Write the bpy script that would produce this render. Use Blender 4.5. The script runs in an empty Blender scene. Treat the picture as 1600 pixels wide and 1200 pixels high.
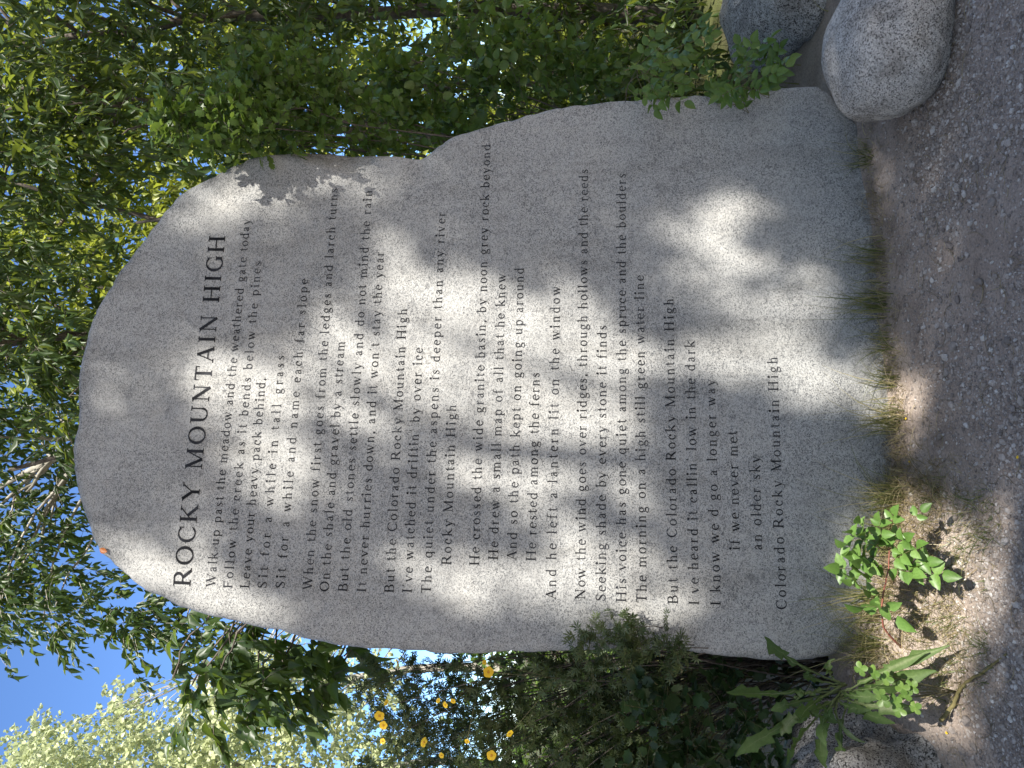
import bpy, bmesh, math, random
import numpy as np
from mathutils import Vector, noise as mnoise

# ------------------------------------------------------------------ camera, sky, sun
SC = bpy.context.scene
COL = SC.collection
F = 1202.0                      # focal length in px of the 1200 x 1600 upright frame
EYE = 1.3
cam_d = bpy.data.cameras.new('camera'); cam = bpy.data.objects.new('camera', cam_d); COL.objects.link(cam)
cam.location = (0, 0, EYE)
# the photograph was taken with the phone turned: image right is down in the world
from mathutils import Matrix
cam.rotation_euler = Matrix(((0, 1, 0), (0, 0, -1), (-1, 0, 0))).to_euler()
cam_d.sensor_fit = 'HORIZONTAL'; cam_d.sensor_width = 36.0
cam_d.lens = 36.0 * F / 1600.0
cam_d.clip_start = 0.05; cam_d.clip_end = 600
SC.camera = cam

SUN_EL, SUN_AZ = math.radians(50), math.radians(33)      # azimuth: to the right of straight behind the camera
SUN = np.array([math.cos(SUN_EL) * math.sin(SUN_AZ), -math.cos(SUN_EL) * math.cos(SUN_AZ), math.sin(SUN_EL)])
w = bpy.data.worlds.new('World'); SC.world = w; w.use_nodes = True
nt = w.node_tree
sky = nt.nodes.new('ShaderNodeTexSky'); sky.sky_type = 'NISHITA'; sky.sun_disc = False
sky.sun_elevation = SUN_EL; sky.sun_rotation = math.atan2(SUN[0], SUN[1])
sky.altitude = 2600; sky.air_density = 1.0; sky.dust_density = 0.1; sky.ozone_density = 8.5
bg = nt.nodes['Background']; bg.inputs['Strength'].default_value = 0.15
# broken cloud added unseen behind the viewer, to neutralise the blue fill light
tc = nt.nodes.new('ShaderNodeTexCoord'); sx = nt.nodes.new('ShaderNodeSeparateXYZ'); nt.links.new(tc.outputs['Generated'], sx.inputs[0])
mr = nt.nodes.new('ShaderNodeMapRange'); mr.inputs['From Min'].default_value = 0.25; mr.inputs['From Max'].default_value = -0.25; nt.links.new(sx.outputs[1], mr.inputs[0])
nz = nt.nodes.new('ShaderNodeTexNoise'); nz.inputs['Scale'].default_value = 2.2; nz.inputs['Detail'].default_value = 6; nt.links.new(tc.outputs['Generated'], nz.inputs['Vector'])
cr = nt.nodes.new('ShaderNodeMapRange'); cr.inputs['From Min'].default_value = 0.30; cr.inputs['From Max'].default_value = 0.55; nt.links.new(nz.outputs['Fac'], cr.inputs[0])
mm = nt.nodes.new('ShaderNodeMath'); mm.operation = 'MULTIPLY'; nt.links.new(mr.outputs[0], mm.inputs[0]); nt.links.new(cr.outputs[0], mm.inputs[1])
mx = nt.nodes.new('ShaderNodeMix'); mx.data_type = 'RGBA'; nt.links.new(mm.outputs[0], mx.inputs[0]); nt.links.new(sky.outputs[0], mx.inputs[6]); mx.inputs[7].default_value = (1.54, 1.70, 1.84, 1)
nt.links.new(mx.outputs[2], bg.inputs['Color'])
sl = bpy.data.lights.new('sun', 'SUN'); sl.energy = 5.0; sl.angle = math.radians(0.55); sl.color = (1.0, 0.95, 0.865)
so = bpy.data.objects.new('sun', sl); COL.objects.link(so)
so.rotation_euler = Vector(SUN).to_track_quat('Z', 'Y').to_euler(); so.location = (4, -6, 8)
SC.view_settings.view_transform = 'Standard'; SC.view_settings.look = 'None'
SC.view_settings.gamma = 1.0; SC.view_settings.exposure = 1.16
cy = SC.cycles
cy.max_bounces = 7; cy.diffuse_bounces = 4; cy.glossy_bounces = 2; cy.transmission_bounces = 4; cy.transparent_max_bounces = 4
cy.sample_clamp_indirect = 6.0

# ------------------------------------------------------------------ helpers
def P(ix, iy, Y):
    """photo pixel (1600 x 1200) at depth Y -> world point"""
    return np.array([(600.0 - iy) / F * Y, Y, EYE - (ix - 800.0) / F * Y])

def tag(o, label=None, cat=None, group=None, kind=None):
    if label: o['label'] = label
    if cat: o['category'] = cat
    if group: o['group'] = group
    if kind: o['kind'] = kind
    return o

def empty(name, loc, label, cat, group=None):
    o = bpy.data.objects.new(name, None); COL.objects.link(o)
    o.location = [float(c) for c in loc]; o.empty_display_size = 0.1
    return tag(o, label, cat, group)

def mesh_obj(name, V, Fs, mat, parent=None, smooth=True, rnd=None, matidx=None):
    """Fs: list of int arrays (n,k); world coordinates, made local to the parent"""
    V = np.asarray(V, dtype=np.float32).reshape(-1, 3)
    if parent is not None: V = V - np.array(parent.matrix_basis.translation if False else parent.location, dtype=np.float32)
    me = bpy.data.meshes.new(name)
    Fs = [np.asarray(f, dtype=np.int32) for f in Fs if len(f)]
    loops = np.concatenate([f.ravel() for f in Fs])
    tot = np.concatenate([np.full(len(f), f.shape[1], dtype=np.int32) for f in Fs])
    start = np.concatenate([[0], np.cumsum(tot)[:-1]]).astype(np.int32)
    me.vertices.add(len(V)); me.vertices.foreach_set('co', V.ravel())
    me.loops.add(len(loops)); me.loops.foreach_set('vertex_index', loops)
    me.polygons.add(len(tot)); me.polygons.foreach_set('loop_start', start)
    me.polygons.foreach_set('loop_total', tot)
    me.polygons.foreach_set('use_smooth', np.full(len(tot), smooth, dtype=bool))
    for m in (mat if isinstance(mat, (list, tuple)) else [mat]): me.materials.append(m)
    if matidx is not None: me.polygons.foreach_set('material_index', np.asarray(matidx, dtype=np.int32))
    me.update(calc_edges=True); me.validate()
    if rnd is not None:
        a = me.attributes.new('rnd', 'FLOAT', 'POINT'); a.data.foreach_set('value', np.asarray(rnd, dtype=np.float32))
    o = bpy.data.objects.new(name, me); COL.objects.link(o)
    if parent is not None: o.parent = parent
    return o

class Geo:
    """collects vertex / face blocks"""
    def __init__(s): s.V = []; s.F = []; s.R = []; s.M = []; s.n = 0
    def add(s, V, Fs, rnd=None, mi=0):
        V = np.asarray(V, dtype=float).reshape(-1, 3)
        s.V.append(V)
        for f in Fs:
            f = np.asarray(f, dtype=np.int64)
            if len(f):
                s.F.append(f + s.n); s.M.append(np.full(len(f), mi))
        s.R.append(np.full(len(V), 0.5) if rnd is None else np.broadcast_to(np.asarray(rnd, dtype=float), (len(V),)))
        s.n += len(V)
    def obj(s, name, mat, parent=None, smooth=True):
        V = np.concatenate(s.V)
        return mesh_obj(name, V, s.F, mat, parent, smooth, np.concatenate(s.R), np.concatenate(s.M))

def unit(a):
    a = np.asarray(a, dtype=float)
    return a / np.maximum(np.linalg.norm(a, axis=-1, keepdims=True), 1e-9)

def tubes(G, paths, radii, sides=5, rnd=None, mi=0):
    """paths (M,K,3), radii (M,K)"""
    paths = np.asarray(paths, dtype=float); radii = np.asarray(radii, dtype=float)
    if paths.ndim == 2: paths = paths[None]; radii = radii[None]
    M, K, _ = paths.shape
    T = np.gradient(paths, axis=1); T = unit(T)
    ref = np.where(np.abs(T[:, :1, 2:3]) > 0.9, np.array([[[1.0, 0, 0]]]), np.array([[[0, 0, 1.0]]]))
    A = unit(np.cross(T, np.broadcast_to(ref, T.shape))); B = np.cross(T, A)
    ang = np.arange(sides) * 2 * np.pi / sides
    V = paths[:, :, None] + radii[:, :, None, None] * (np.cos(ang)[:, None] * A[:, :, None] + np.sin(ang)[:, None] * B[:, :, None])
    base = (np.arange(M) * K * sides)[:, None, None]
    k = np.arange(K - 1)[None, :, None]; j = np.arange(sides)[None, None, :]; j2 = (j + 1) % sides
    q = np.stack(np.broadcast_arrays(base + k * sides + j, base + k * sides + j2, base + (k + 1) * sides + j2, base + (k + 1) * sides + j), -1).reshape(-1, 4)
    caps = (np.arange(M) * K * sides)[:, None] + (K - 1) * sides + np.arange(sides)[None]
    caps0 = (np.arange(M) * K * sides)[:, None] + np.arange(sides)[None, ::-1]
    r = None if rnd is None else np.repeat(rnd, K * sides)
    G.add(V.reshape(-1, 3), [q, caps, caps0], r, mi)

def leaf_template(rows, fold=0.12, curl=0.18):
    """rows: (y, halfwidth) from base to tip; first and last are points"""
    V = [(0, rows[0][0], 0)]; Q = []; T = []
    for (y, hw) in rows[1:-1]:
        zc = -curl * y * y
        V += [(-hw, y, zc + fold * hw * 2), (0, y, zc), (hw, y, zc + fold * hw * 2)]
    yt = rows[-1][0]; V.append((0, yt, -curl * yt * yt)); n = len(V); R = len(rows) - 2
    T += [(0, 2, 1), (0, 3, 2)]
    for i in range(R - 1):
        a = 1 + 3 * i; b = a + 3
        Q += [(a, a + 1, b + 1, b), (a + 1, a + 2, b + 2, b + 1)]
    a = 1 + 3 * (R - 1)
    T += [(a, a + 1, n - 1), (a + 1, a + 2, n - 1)]
    return np.array(V, dtype=float), [np.array(T), np.array(Q).reshape(-1, 4)]

LANCE = leaf_template([(0, 0), (.22, .34), (.45, .5), (.72, .3), (1, 0)], .25, .22)
OVATE = leaf_template([(0, 0), (.15, .36), (.4, .5), (.7, .36), (1, 0)], .2, .15)
ROUND = leaf_template([(0, 0), (.2, .42), (.55, .5), (1, 0)], .15, .1)
DELT = leaf_template([(0, 0), (.10, .36), (.26, .5), (.5, .36), (.75, .14), (1, 0)], .2, .2)
OBOV = leaf_template([(0, 0), (.15, .22), (.4, .44), (.68, .5), (.9, .3), (1, 0)], .12, .1)
SIMPLE = leaf_template([(0, 0), (.4, .5), (1, 0)], .2, .15)
NARROW = leaf_template([(0, 0), (.5, .5), (1, 0)], .1, .12)

def leaves(G, O, D, N, L, W, T, rnd, mi=0):
    TV, TF = T
    O = np.asarray(O, dtype=float); D = unit(D); S = unit(np.cross(D, N)); N2 = np.cross(S, D)
    L = np.broadcast_to(L, (len(O),)); W = np.broadcast_to(W, (len(O),))
    V = (O[:, None] + TV[None, :, 0:1] * (W[:, None, None] * S[:, None]) + TV[None, :, 1:2] * (L[:, None, None] * D[:, None])
         + TV[None, :, 2:3] * (L[:, None, None] * N2[:, None]))
    k = len(TV); off = (np.arange(len(O)) * k)[:, None, None]
    G.add(V.reshape(-1, 3), [(off + f[None]).reshape(-1, f.shape[1]) for f in TF if len(f)], np.repeat(rnd, k), mi)

def rv(rng, n): return unit(rng.normal(size=(n, 3)))

# ------------------------------------------------------------------ materials
def new_mat(name):
    m = bpy.data.materials.new(name); m.use_nodes = True
    n = m.node_tree.nodes; b = n['Principled BSDF']
    return m, m.node_tree, b

def N(ntree, typ, **kw):
    nd = ntree.nodes.new(typ)
    for k, v in kw.items():
        if k in nd.inputs: nd.inputs[k].default_value = v
        else: setattr(nd, k, v)
    return nd

def ramp(ntree, fac, stops, interp='LINEAR'):
    r = ntree.nodes.new('ShaderNodeValToRGB'); cr = r.color_ramp; cr.interpolation = interp
    while len(cr.elements) < len(stops): cr.elements.new(0.5)
    for e, (p, c) in zip(cr.elements, stops):
        e.position = p; e.color = (c[0], c[1], c[2], 1) if not np.isscalar(c) else (c, c, c, 1)
    ntree.links.new(fac, r.inputs[0]); return r.outputs[0]

def mix(ntree, fac, a, b, blend='MIX'):
    m = ntree.nodes.new('ShaderNodeMix'); m.data_type = 'RGBA'; m.blend_type = blend
    for sock, v in ((m.inputs[0], fac), (m.inputs[6], a), (m.inputs[7], b)):
        if isinstance(v, bpy.types.NodeSocket): ntree.links.new(v, sock)
        else: sock.default_value = v if np.isscalar(v) else (v[0], v[1], v[2], 1)
    return m.outputs[2]

def coords(ntree): return ntree.nodes.new('ShaderNodeTexCoord').outputs['Object']

def noise(ntree, vec, scale, detail=4, rough=0.55, dist=0.0):
    n = N(ntree, 'ShaderNodeTexNoise', Scale=scale, Detail=detail, Roughness=rough, Distortion=dist)
    ntree.links.new(vec, n.inputs['Vector']); return n.outputs['Fac']

def bump(ntree, bsdf, h, strength, dist, prev=None):
    b = N(ntree, 'ShaderNodeBump', Strength=strength, Distance=dist); ntree.links.new(h, b.inputs['Height'])
    if prev is not None: ntree.links.new(prev, b.inputs['Normal'])
    ntree.links.new(b.outputs[0], bsdf.inputs['Normal']); return b.outputs[0]

def leaf_mat(name, stops, trans=0.35, tcol=(0.30, 0.42, 0.05), rough=0.42, spec=0.5):
    m, t, b = new_mat(name)
    at = N(t, 'ShaderNodeAttribute', attribute_name='rnd')
    c = ramp(t, at.outputs['Fac'], stops)
    vec = coords(t)
    c = mix(t, 0.35, c, mix(t, noise(t, vec, 9, 2), (0.55, 0.6, 0.5), (1.25, 1.2, 1.1)), 'MULTIPLY')
    c = mix(t, 0.5, c, ramp(t, noise(t, vec, 160, 3, 0.7), [(0.35, (0.6, 0.65, 0.55)), (0.65, (1.25, 1.25, 1.2))]), 'MULTIPLY')
    t.links.new(c, b.inputs['Base Color']); b.inputs['Roughness'].default_value = rough
    b.inputs['Specular IOR Level'].default_value = spec
    tr = t.nodes.new('ShaderNodeBsdfTranslucent')
    t.links.new(mix(t, 0.6, c, tcol), tr.inputs['Color'])
    ms = t.nodes.new('ShaderNodeMixShader'); ms.inputs[0].default_value = trans
    t.links.new(b.outputs[0], ms.inputs[1]); t.links.new(tr.outputs[0], ms.inputs[2])
    t.links.new(ms.outputs[0], t.nodes['Material Output'].inputs[0])
    return m

def plain_mat(name, c0, c1, scale=20, rough=0.8, bstr=0.3, bdist=0.004):
    m, t, b = new_mat(name); vec = coords(t)
    n = noise(t, vec, scale, 5)
    t.links.new(ramp(t, n, [(0.3, c0), (0.7, c1)]), b.inputs['Base Color']); b.inputs['Roughness'].default_value = rough
    if bstr: bump(t, b, n, bstr, bdist)
    return m

def granite(name, light, mid, dark, grain=150.0, dark_amt=0.42, warm=(0.9, 0.75, 0.6), stain=0.5, bstr=0.5, lichen=0.0, edge=False):
    m, t, b = new_mat(name); vec = coords(t)
    v1 = N(t, 'ShaderNodeTexVoronoi', Scale=grain); t.links.new(vec, v1.inputs['Vector'])
    sep = t.nodes.new('ShaderNodeSeparateColor'); t.links.new(v1.outputs['Color'], sep.inputs[0])
    patch = noise(t, vec, 5.5, 4, 0.6)
    mod = t.nodes.new('ShaderNodeMath'); mod.operation = 'MULTIPLY_ADD'
    t.links.new(patch, mod.inputs[0]); mod.inputs[1].default_value = 0.5; t.links.new(sep.outputs[0], mod.inputs[2])
    lo = dark_amt + 0.02
    c = ramp(t, mod.outputs[0], [(lo - .12, dark), (lo, mid), (lo + .22, mid), (lo + .36, light), (1.0, light)])
    n2 = noise(t, vec, grain * 1.9, 3, 0.7)
    c = mix(t, 0.55, c, ramp(t, n2, [(0.36, 0.55), (0.5, 1.0), (0.68, 1.25)]), 'MULTIPLY')
    n3 = noise(t, vec, grain * 0.42, 3, 0.65)
    c = mix(t, 0.6, c, ramp(t, n3, [(0.34, 0.72), (0.52, 1.0), (0.72, 1.1)]), 'MULTIPLY')
    st = noise(t, vec, 2.3, 6, 0.65, 0.6)
    c = mix(t, stain, c, ramp(t, st, [(0.3, (0.8, 0.8, 0.8)), (0.5, (1, 1, 1)), (0.72, (1.06, 1.02, 0.97))]), 'MULTIPLY')
    if lichen:
        st2 = noise(t, vec, 7, 8, 0.75, 1.0)
        c = mix(t, lichen, c, ramp(t, st2, [(0.44, (1, 1, 1)), (0.56, (0.30, 0.28, 0.26)), (0.7, (0.22, 0.2, 0.18))]), 'MULTIPLY')
    if edge:
        mp = N(t, 'ShaderNodeMapping'); mp.inputs['Scale'].default_value = (5.0, 5.0, 0.55); t.links.new(vec, mp.inputs['Vector'])
        c = mix(t, 0.55, c, ramp(t, noise(t, mp.outputs[0], 2.2, 6, 0.6, 0.4), [(0.34, (0.72, 0.71, 0.69)), (0.5, (1, 1, 1)), (0.7, (1.07, 1.06, 1.03))]), 'MULTIPLY')
        c = mix(t, 0.7, c, ramp(t, noise(t, vec, 26, 5, 0.7, 0.8), [(0.33, (0.62, 0.62, 0.63)), (0.45, (1, 1, 1)), (0.75, (1.05, 1.05, 1.04))]), 'MULTIPLY')
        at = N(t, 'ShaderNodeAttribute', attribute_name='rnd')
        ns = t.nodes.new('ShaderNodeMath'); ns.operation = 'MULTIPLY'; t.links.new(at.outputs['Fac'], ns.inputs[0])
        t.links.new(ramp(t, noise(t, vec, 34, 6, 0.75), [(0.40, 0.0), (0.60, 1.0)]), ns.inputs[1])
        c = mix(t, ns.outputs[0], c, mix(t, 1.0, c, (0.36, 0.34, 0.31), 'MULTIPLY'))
    t.links.new(c, b.inputs['Base Color']); b.inputs['Roughness'].default_value = 0.85
    b.inputs['Specular IOR Level'].default_value = 0.3
    hb = noise(t, vec, grain * 0.8, 5, 0.75)
    p = bump(t, b, hb, bstr, 0.004)
    bump(t, b, noise(t, vec, 14, 6, 0.6), 0.35, 0.02, p)
    return m

M_STONE = granite('pale speckled granite', (0.43, 0.428, 0.412), (0.292, 0.294, 0.288), (0.14, 0.143, 0.146), 330, 0.40, bstr=0.25, edge=True)
M_BOULD = granite('grey weathered granite', (0.66, 0.62, 0.57), (0.46, 0.435, 0.40), (0.17, 0.155, 0.145), 300, 0.47, stain=0.9, bstr=1.0, lichen=0.5)
M_DARKR = granite('dark weathered granite', (0.60, 0.57, 0.52), (0.40, 0.38, 0.345), (0.11, 0.10, 0.09), 220, 0.5, stain=0.9, bstr=1.0, lichen=0.5)
M_ROUGHR = granite('rough streaked granite', (0.50, 0.48, 0.45), (0.30, 0.28, 0.26), (0.07, 0.065, 0.06), 240, 0.5, stain=0.9, bstr=1.0, lichen=0.55)
M_LETTER, t_, b_ = new_mat('dark lettering')
c_ = ramp(t_, noise(t_, coords(t_), 70, 4, 0.7), [(0.32, (0.008, 0.009, 0.011)), (0.66, (0.014, 0.014, 0.016)), (0.85, (0.07, 0.07, 0.07))])
c_ = mix(t_, 0.8, c_, ramp(t_, noise(t_, coords(t_), 9, 3, 0.6), [(0.42, (1, 1, 1)), (0.7, (4.5, 4.5, 4.4))]), 'MULTIPLY')
t_.links.new(c_, b_.inputs['Base Color']); b_.inputs['Roughness'].default_value = 0.8; b_.inputs['Specular IOR Level'].default_value = 0.15

M_BARK = plain_mat('grey brown bark', (0.06, 0.048, 0.038), (0.17, 0.145, 0.12), 45, 0.9, 0.6, 0.006)
M_PALEBARK = plain_mat('pale bark', (0.22, 0.20, 0.16), (0.45, 0.42, 0.36), 18, 0.85, 0.4, 0.005)
M_STEM = plain_mat('green brown stem', (0.07, 0.075, 0.03), (0.16, 0.13, 0.06), 60, 0.7, 0.2, 0.001)
M_REDSTEM = plain_mat('red stem', (0.20, 0.06, 0.045), (0.30, 0.12, 0.08), 60, 0.6, 0.2, 0.001)
M_WILLOW = leaf_mat('narrow dark green leaves', [(0, (0.032, 0.060, 0.020)), (0.5, (0.058, 0.105, 0.032)), (0.85, (0.095, 0.15, 0.042)), (1, (0.15, 0.18, 0.10))], 0.4, (0.42, 0.5, 0.05))
M_COTTON = leaf_mat('cottonwood leaves', [(0, (0.025, 0.05, 0.015)), (0.6, (0.05, 0.09, 0.022)), (1, (0.10, 0.14, 0.04))], 0.36)
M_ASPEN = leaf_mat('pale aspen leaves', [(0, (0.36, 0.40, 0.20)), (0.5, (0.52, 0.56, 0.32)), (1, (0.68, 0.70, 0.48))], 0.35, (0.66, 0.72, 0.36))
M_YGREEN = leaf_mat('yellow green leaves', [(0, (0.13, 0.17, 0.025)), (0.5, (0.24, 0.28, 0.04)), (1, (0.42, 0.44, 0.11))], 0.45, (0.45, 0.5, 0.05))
M_CURRANT = leaf_mat('soft green lobed leaves', [(0, (0.055, 0.10, 0.02)), (0.6, (0.09, 0.16, 0.034)), (1, (0.14, 0.21, 0.055))], 0.35)
M_ROSE = leaf_mat('fresh green rose leaves', [(0, (0.06, 0.12, 0.022)), (0.6, (0.105, 0.185, 0.035)), (1, (0.16, 0.24, 0.06))], 0.3)
M_SEED = leaf_mat('bright green leaflets', [(0, (0.075, 0.15, 0.03)), (0.6, (0.12, 0.22, 0.05)), (1, (0.17, 0.27, 0.08))], 0.28)
M_POTEN = leaf_mat('grey green fingered leaves', [(0, (0.05, 0.075, 0.028)), (0.6, (0.09, 0.125, 0.048)), (1, (0.16, 0.19, 0.09))], 0.22, (0.2, 0.28, 0.06))
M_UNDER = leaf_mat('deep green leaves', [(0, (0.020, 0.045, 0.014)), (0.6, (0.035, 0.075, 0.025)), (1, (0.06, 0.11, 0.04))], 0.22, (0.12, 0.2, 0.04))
M_DANDE = leaf_mat('dandelion leaves', [(0, (0.035, 0.065, 0.02)), (0.5, (0.06, 0.105, 0.03)), (0.8, (0.09, 0.14, 0.045)), (1, (0.24, 0.27, 0.15))], 0.25, rough=0.6, spec=0.25)
M_GRASS = leaf_mat('grass blades', [(0, (0.05, 0.065, 0.018)), (0.4, (0.11, 0.135, 0.04)), (0.65, (0.24, 0.215, 0.10)), (1, (0.46, 0.38, 0.23))], 0.2)
M_DRY = leaf_mat('dry grass', [(0, (0.10, 0.075, 0.04)), (0.5, (0.25, 0.19, 0.105)), (1, (0.40, 0.33, 0.2))], 0.15, (0.3, 0.25, 0.12))
M_PETAL, t_, b_ = new_mat('yellow petals'); b_.inputs['Base Color'].default_value = (0.78, 0.50, 0.015, 1); b_.inputs['Roughness'].default_value = 0.6
M_FCENT, t_, b_ = new_mat('orange flower centre'); b_.inputs['Base Color'].default_value = (0.55, 0.24, 0.01, 1)
M_ORANGE, t_, b_ = new_mat('orange dead leaf'); b_.inputs['Base Color'].default_value = (0.42, 0.13, 0.02, 1)

# ------------------------------------------------------------------ ground
YAW, LEAN = math.radians(9.4), math.radians(6.0)
Q0 = P(1400, 720, 2.6)                                   # foot of the stone's face
FN = unit(np.array([math.tan(YAW), -1.0, math.tan(LEAN)]))    # face normal, towards the viewer
FU = unit(np.cross(np.array([0, 0, 1.0]), FN)); FV = np.cross(FN, FU)     # right and up in the face
FO = Q0.copy()

def on_face(ix, iy):
    d = P(ix, iy, 1.0) - np.array([0, 0, EYE]); e = np.array([0, 0, EYE])
    t = np.dot(FO - e, FN) / np.dot(d, FN)
    return e + d * t
def uv(ix, iy):
    p = on_face(ix, iy) - FO
    return np.array([p @ FU, p @ FV])
def face_pt(u, v, d=0.0):
    return FO + np.multiply.outer(u, FU) + np.multiply.outer(v, FV) + np.multiply.outer(d, FN)

def gz(x, y):
    x = np.asarray(x, dtype=float); y = np.asarray(y, dtype=float)
    h = 0.20 * np.exp(-((x + .92) / .34) ** 2 - ((y - 2.62) / .30) ** 2)
    h = h + 0.05 * np.exp(-((x - .85) / .35) ** 2 - ((y - 2.95) / .3) ** 2)
    s = np.clip((y - 2.9) / 1.6, 0, 1); h = h + 0.18 * s * s * (3 - 2 * s)
    h = h + 0.016 * np.exp(-((y - 2.62 - .166 * (x + .26)) / .10) ** 2) * np.exp(-((x + .1) / .75) ** 2)
    h = h + 0.010 * np.sin(3.1 * x + 1.3 * y) * np.sin(2.3 * y - 1.1 * x) + 0.006 * np.sin(9 * x + 2 * y + .5) * np.sin(8 * y - 3 * x)
    return h

def build_ground():
    a = np.linspace(-1, 1, 260); b = np.linspace(-1, 1, 260)
    X = np.sign(a) * (1.9 * np.abs(a) + 150 * np.abs(a) ** 7)
    Y = 2.5 + np.sign(b) * (1.7 * np.abs(b) + 150 * np.abs(b) ** 7)
    XX, YY = np.meshgrid(X, Y)
    V = np.stack([XX, YY, gz(XX, YY)], -1)
    n = 260; i, j = np.meshgrid(np.arange(n - 1), np.arange(n - 1)); k = (j * n + i).ravel()
    m, t, bs = new_mat('trodden soil'); vec = coords(t)
    c = ramp(t, noise(t, vec, 5, 8, 0.65), [(0.3, (0.225, 0.18, 0.15)), (0.5, (0.335, 0.275, 0.232)), (0.7, (0.42, 0.355, 0.305))])
    c = mix(t, 0.7, c, ramp(t, noise(t, vec, 130, 6, 0.75), [(0.33, 0.4), (0.5, 1.0), (0.7, 1.45)]), 'MULTIPLY')
    xyz = t.nodes.new('ShaderNodeSeparateXYZ'); t.links.new(vec, xyz.inputs[0])
    mr = N(t, 'ShaderNodeMapRange'); mr.inputs['From Min'].default_value = 2.9; mr.inputs['From Max'].default_value = 4.2
    t.links.new(xyz.outputs[1], mr.inputs[0])
    g = ramp(t, noise(t, vec, 2.5, 6), [(0.35, (0.05, 0.045, 0.025)), (0.6, (0.09, 0.10, 0.035))])
    c = mix(t, mr.outputs[0], c, g)
    t.links.new(c, bs.inputs['Base Color']); bs.inputs['Roughness'].default_value = 0.95; bs.inputs['Specular IOR Level'].default_value = 0.2
    p = bump(t, bs, noise(t, vec, 120, 6, 0.7), 0.8, 0.006)
    bump(t, bs, noise(t, vec, 22, 5, 0.6), 0.5, 0.02, p)
    o = mesh_obj('ground', V.reshape(-1, 3), [np.stack([k, k + 1, k + n + 1, k + n], -1)], m)
    tag(o, kind='structure')
build_ground()

def ico():
    bm = bmesh.new(); bmesh.ops.create_icosphere(bm, subdivisions=1, radius=1)
    V = np.array([v.co[:] for v in bm.verts]); Fc = np.array([[v.index for v in f.verts] for f in bm.faces]); bm.free()
    return V, Fc
ICO = ico()

def pebbles(G, rng, X, Y, R, sink=0.25):
    n = len(X); V0, F0 = ICO
    sc = np.stack([rng.uniform(.75, 1.35, n), rng.uniform(.6, 1.0, n), rng.uniform(.45, .8, n)], -1) * R[:, None]
    jit = 1 + rng.uniform(-.30, .30, (n, len(V0), 1))
    V = V0[None] * jit * sc[:, None]
    a = rng.uniform(0, 6.28, n); tl = rng.normal(0, .3, n)
    c, s = np.cos(tl)[:, None], np.sin(tl)[:, None]
    y, z = V[..., 1] * c - V[..., 2] * s, V[..., 1] * s + V[..., 2] * c
    c, s = np.cos(a)[:, None], np.sin(a)[:, None]
    V = np.stack([V[..., 0] * c - y * s, V[..., 0] * s + y * c, z], -1)
    V += np.stack([X, Y, gz(X, Y) + R * .3 * (1 - sink)], -1)[:, None]
    off = (np.arange(n) * len(V0))[:, None, None]
    G.add(V.reshape(-1, 3), [(off + F0[None]).reshape(-1, 3)], np.repeat(rng.random(n), len(V0)))

def base_line(x): return 2.6 + .166 * (x + .26)

def build_gravel():
    rng = np.random.default_rng(11); G = Geo()
    n = 110000
    X = rng.uniform(-1.75, 1.75, n); Y = rng.uniform(1.72, 3.0, n)
    dens = np.array([mnoise.noise((x * 2.6, y * 2.6, 3.3)) for x, y in zip(X, Y)]) * .9 + .62
    near = np.clip((base_line(X) - .14 - Y) / .32, 0.0, 1)
    keep = (rng.random(n) < np.clip(dens, .10, 1) * (0.10 + .9 * near)) & (Y < base_line(X) + .05)
    X, Y = X[keep], Y[keep]
    R = np.clip(np.exp(rng.normal(math.log(.0032), .45, len(X))), .0018, .014)
    pebbles(G, rng, X, Y, R)
    n = 90
    pebbles(G, rng, rng.uniform(-1.3, 1.3, n), rng.uniform(1.8, 2.55, n), rng.uniform(.010, .017, n), .5)
    m, t, b = new_mat('mixed gravel')
    at = N(t, 'ShaderNodeAttribute', attribute_name='rnd')
    c = ramp(t, at.outputs['Fac'], [(0, (0.17, 0.145, 0.13)), (.4, (0.30, 0.26, 0.23)), (.8, (0.39, 0.345, 0.31)), (.96, (0.48, 0.445, 0.415)), (.995, (0.56, 0.53, 0.49))])
    c = mix(t, .4, c, ramp(t, noise(t, coords(t), 160, 3), [(.35, .55), (.65, 1.3)]), 'MULTIPLY')
    t.links.new(c, b.inputs['Base Color']); b.inputs['Roughness'].default_value = .85; b.inputs['Specular IOR Level'].default_value = .3
    tag(G.obj('gravel', m, smooth=False), kind='stuff')
build_gravel()

# ------------------------------------------------------------------ the inscribed boulder
OUT = [(125,800),(137,833),(153,863),(173,883),(200,907),(227,928),(247,935),(277,950),(300,957),(333,965),(367,973),(400,982),(433,987),(460,996),(497,1004),
 (533,1011),(573,1015),(613,1016),(650,1018),(683,1023),(700,1025),(733,1024),(767,1023),(800,1018),(833,1022),(860,1018),(900,1019),(960,1016),(1013,1017),(1067,1018),
 (1117,1024),(1167,1030),(1200,1033),(1233,1034),(1267,1033),(1310,1024),(1350,1000),(1390,960),(1420,900),(1440,820),(1445,733),(1440,650),(1435,550),(1430,450),
 (1425,380),(1410,310),(1395,260),(1370,215),(1340,185),(1315,160),(1300,143),(1284,130),(1250,131),(1200,133),(1167,137),(1133,142),(1067,147),(1000,150),(950,155),
 (900,160),(867,165),(833,173),(800,183),(767,192),(733,200),(700,213),(677,230),(657,242),(647,243),(600,238),(550,235),(510,230),(477,231),(433,237),(400,243),
 (383,247),(363,255),(333,272),(300,287),(277,303),(253,328),(233,357),(213,383),(200,398),(177,430),(157,463),(143,490),(133,513),(127,543),(120,567),(116,600),
 (117,650),(115,667),(108,700),(108,727),(112,760),(120,793)]
def relief(u, v):
    return 0.004 * mnoise.noise((u * 1.6, v * 1.6, 1.7)) + 0.0016 * mnoise.noise((u * 5, v * 5, 4.1))

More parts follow.
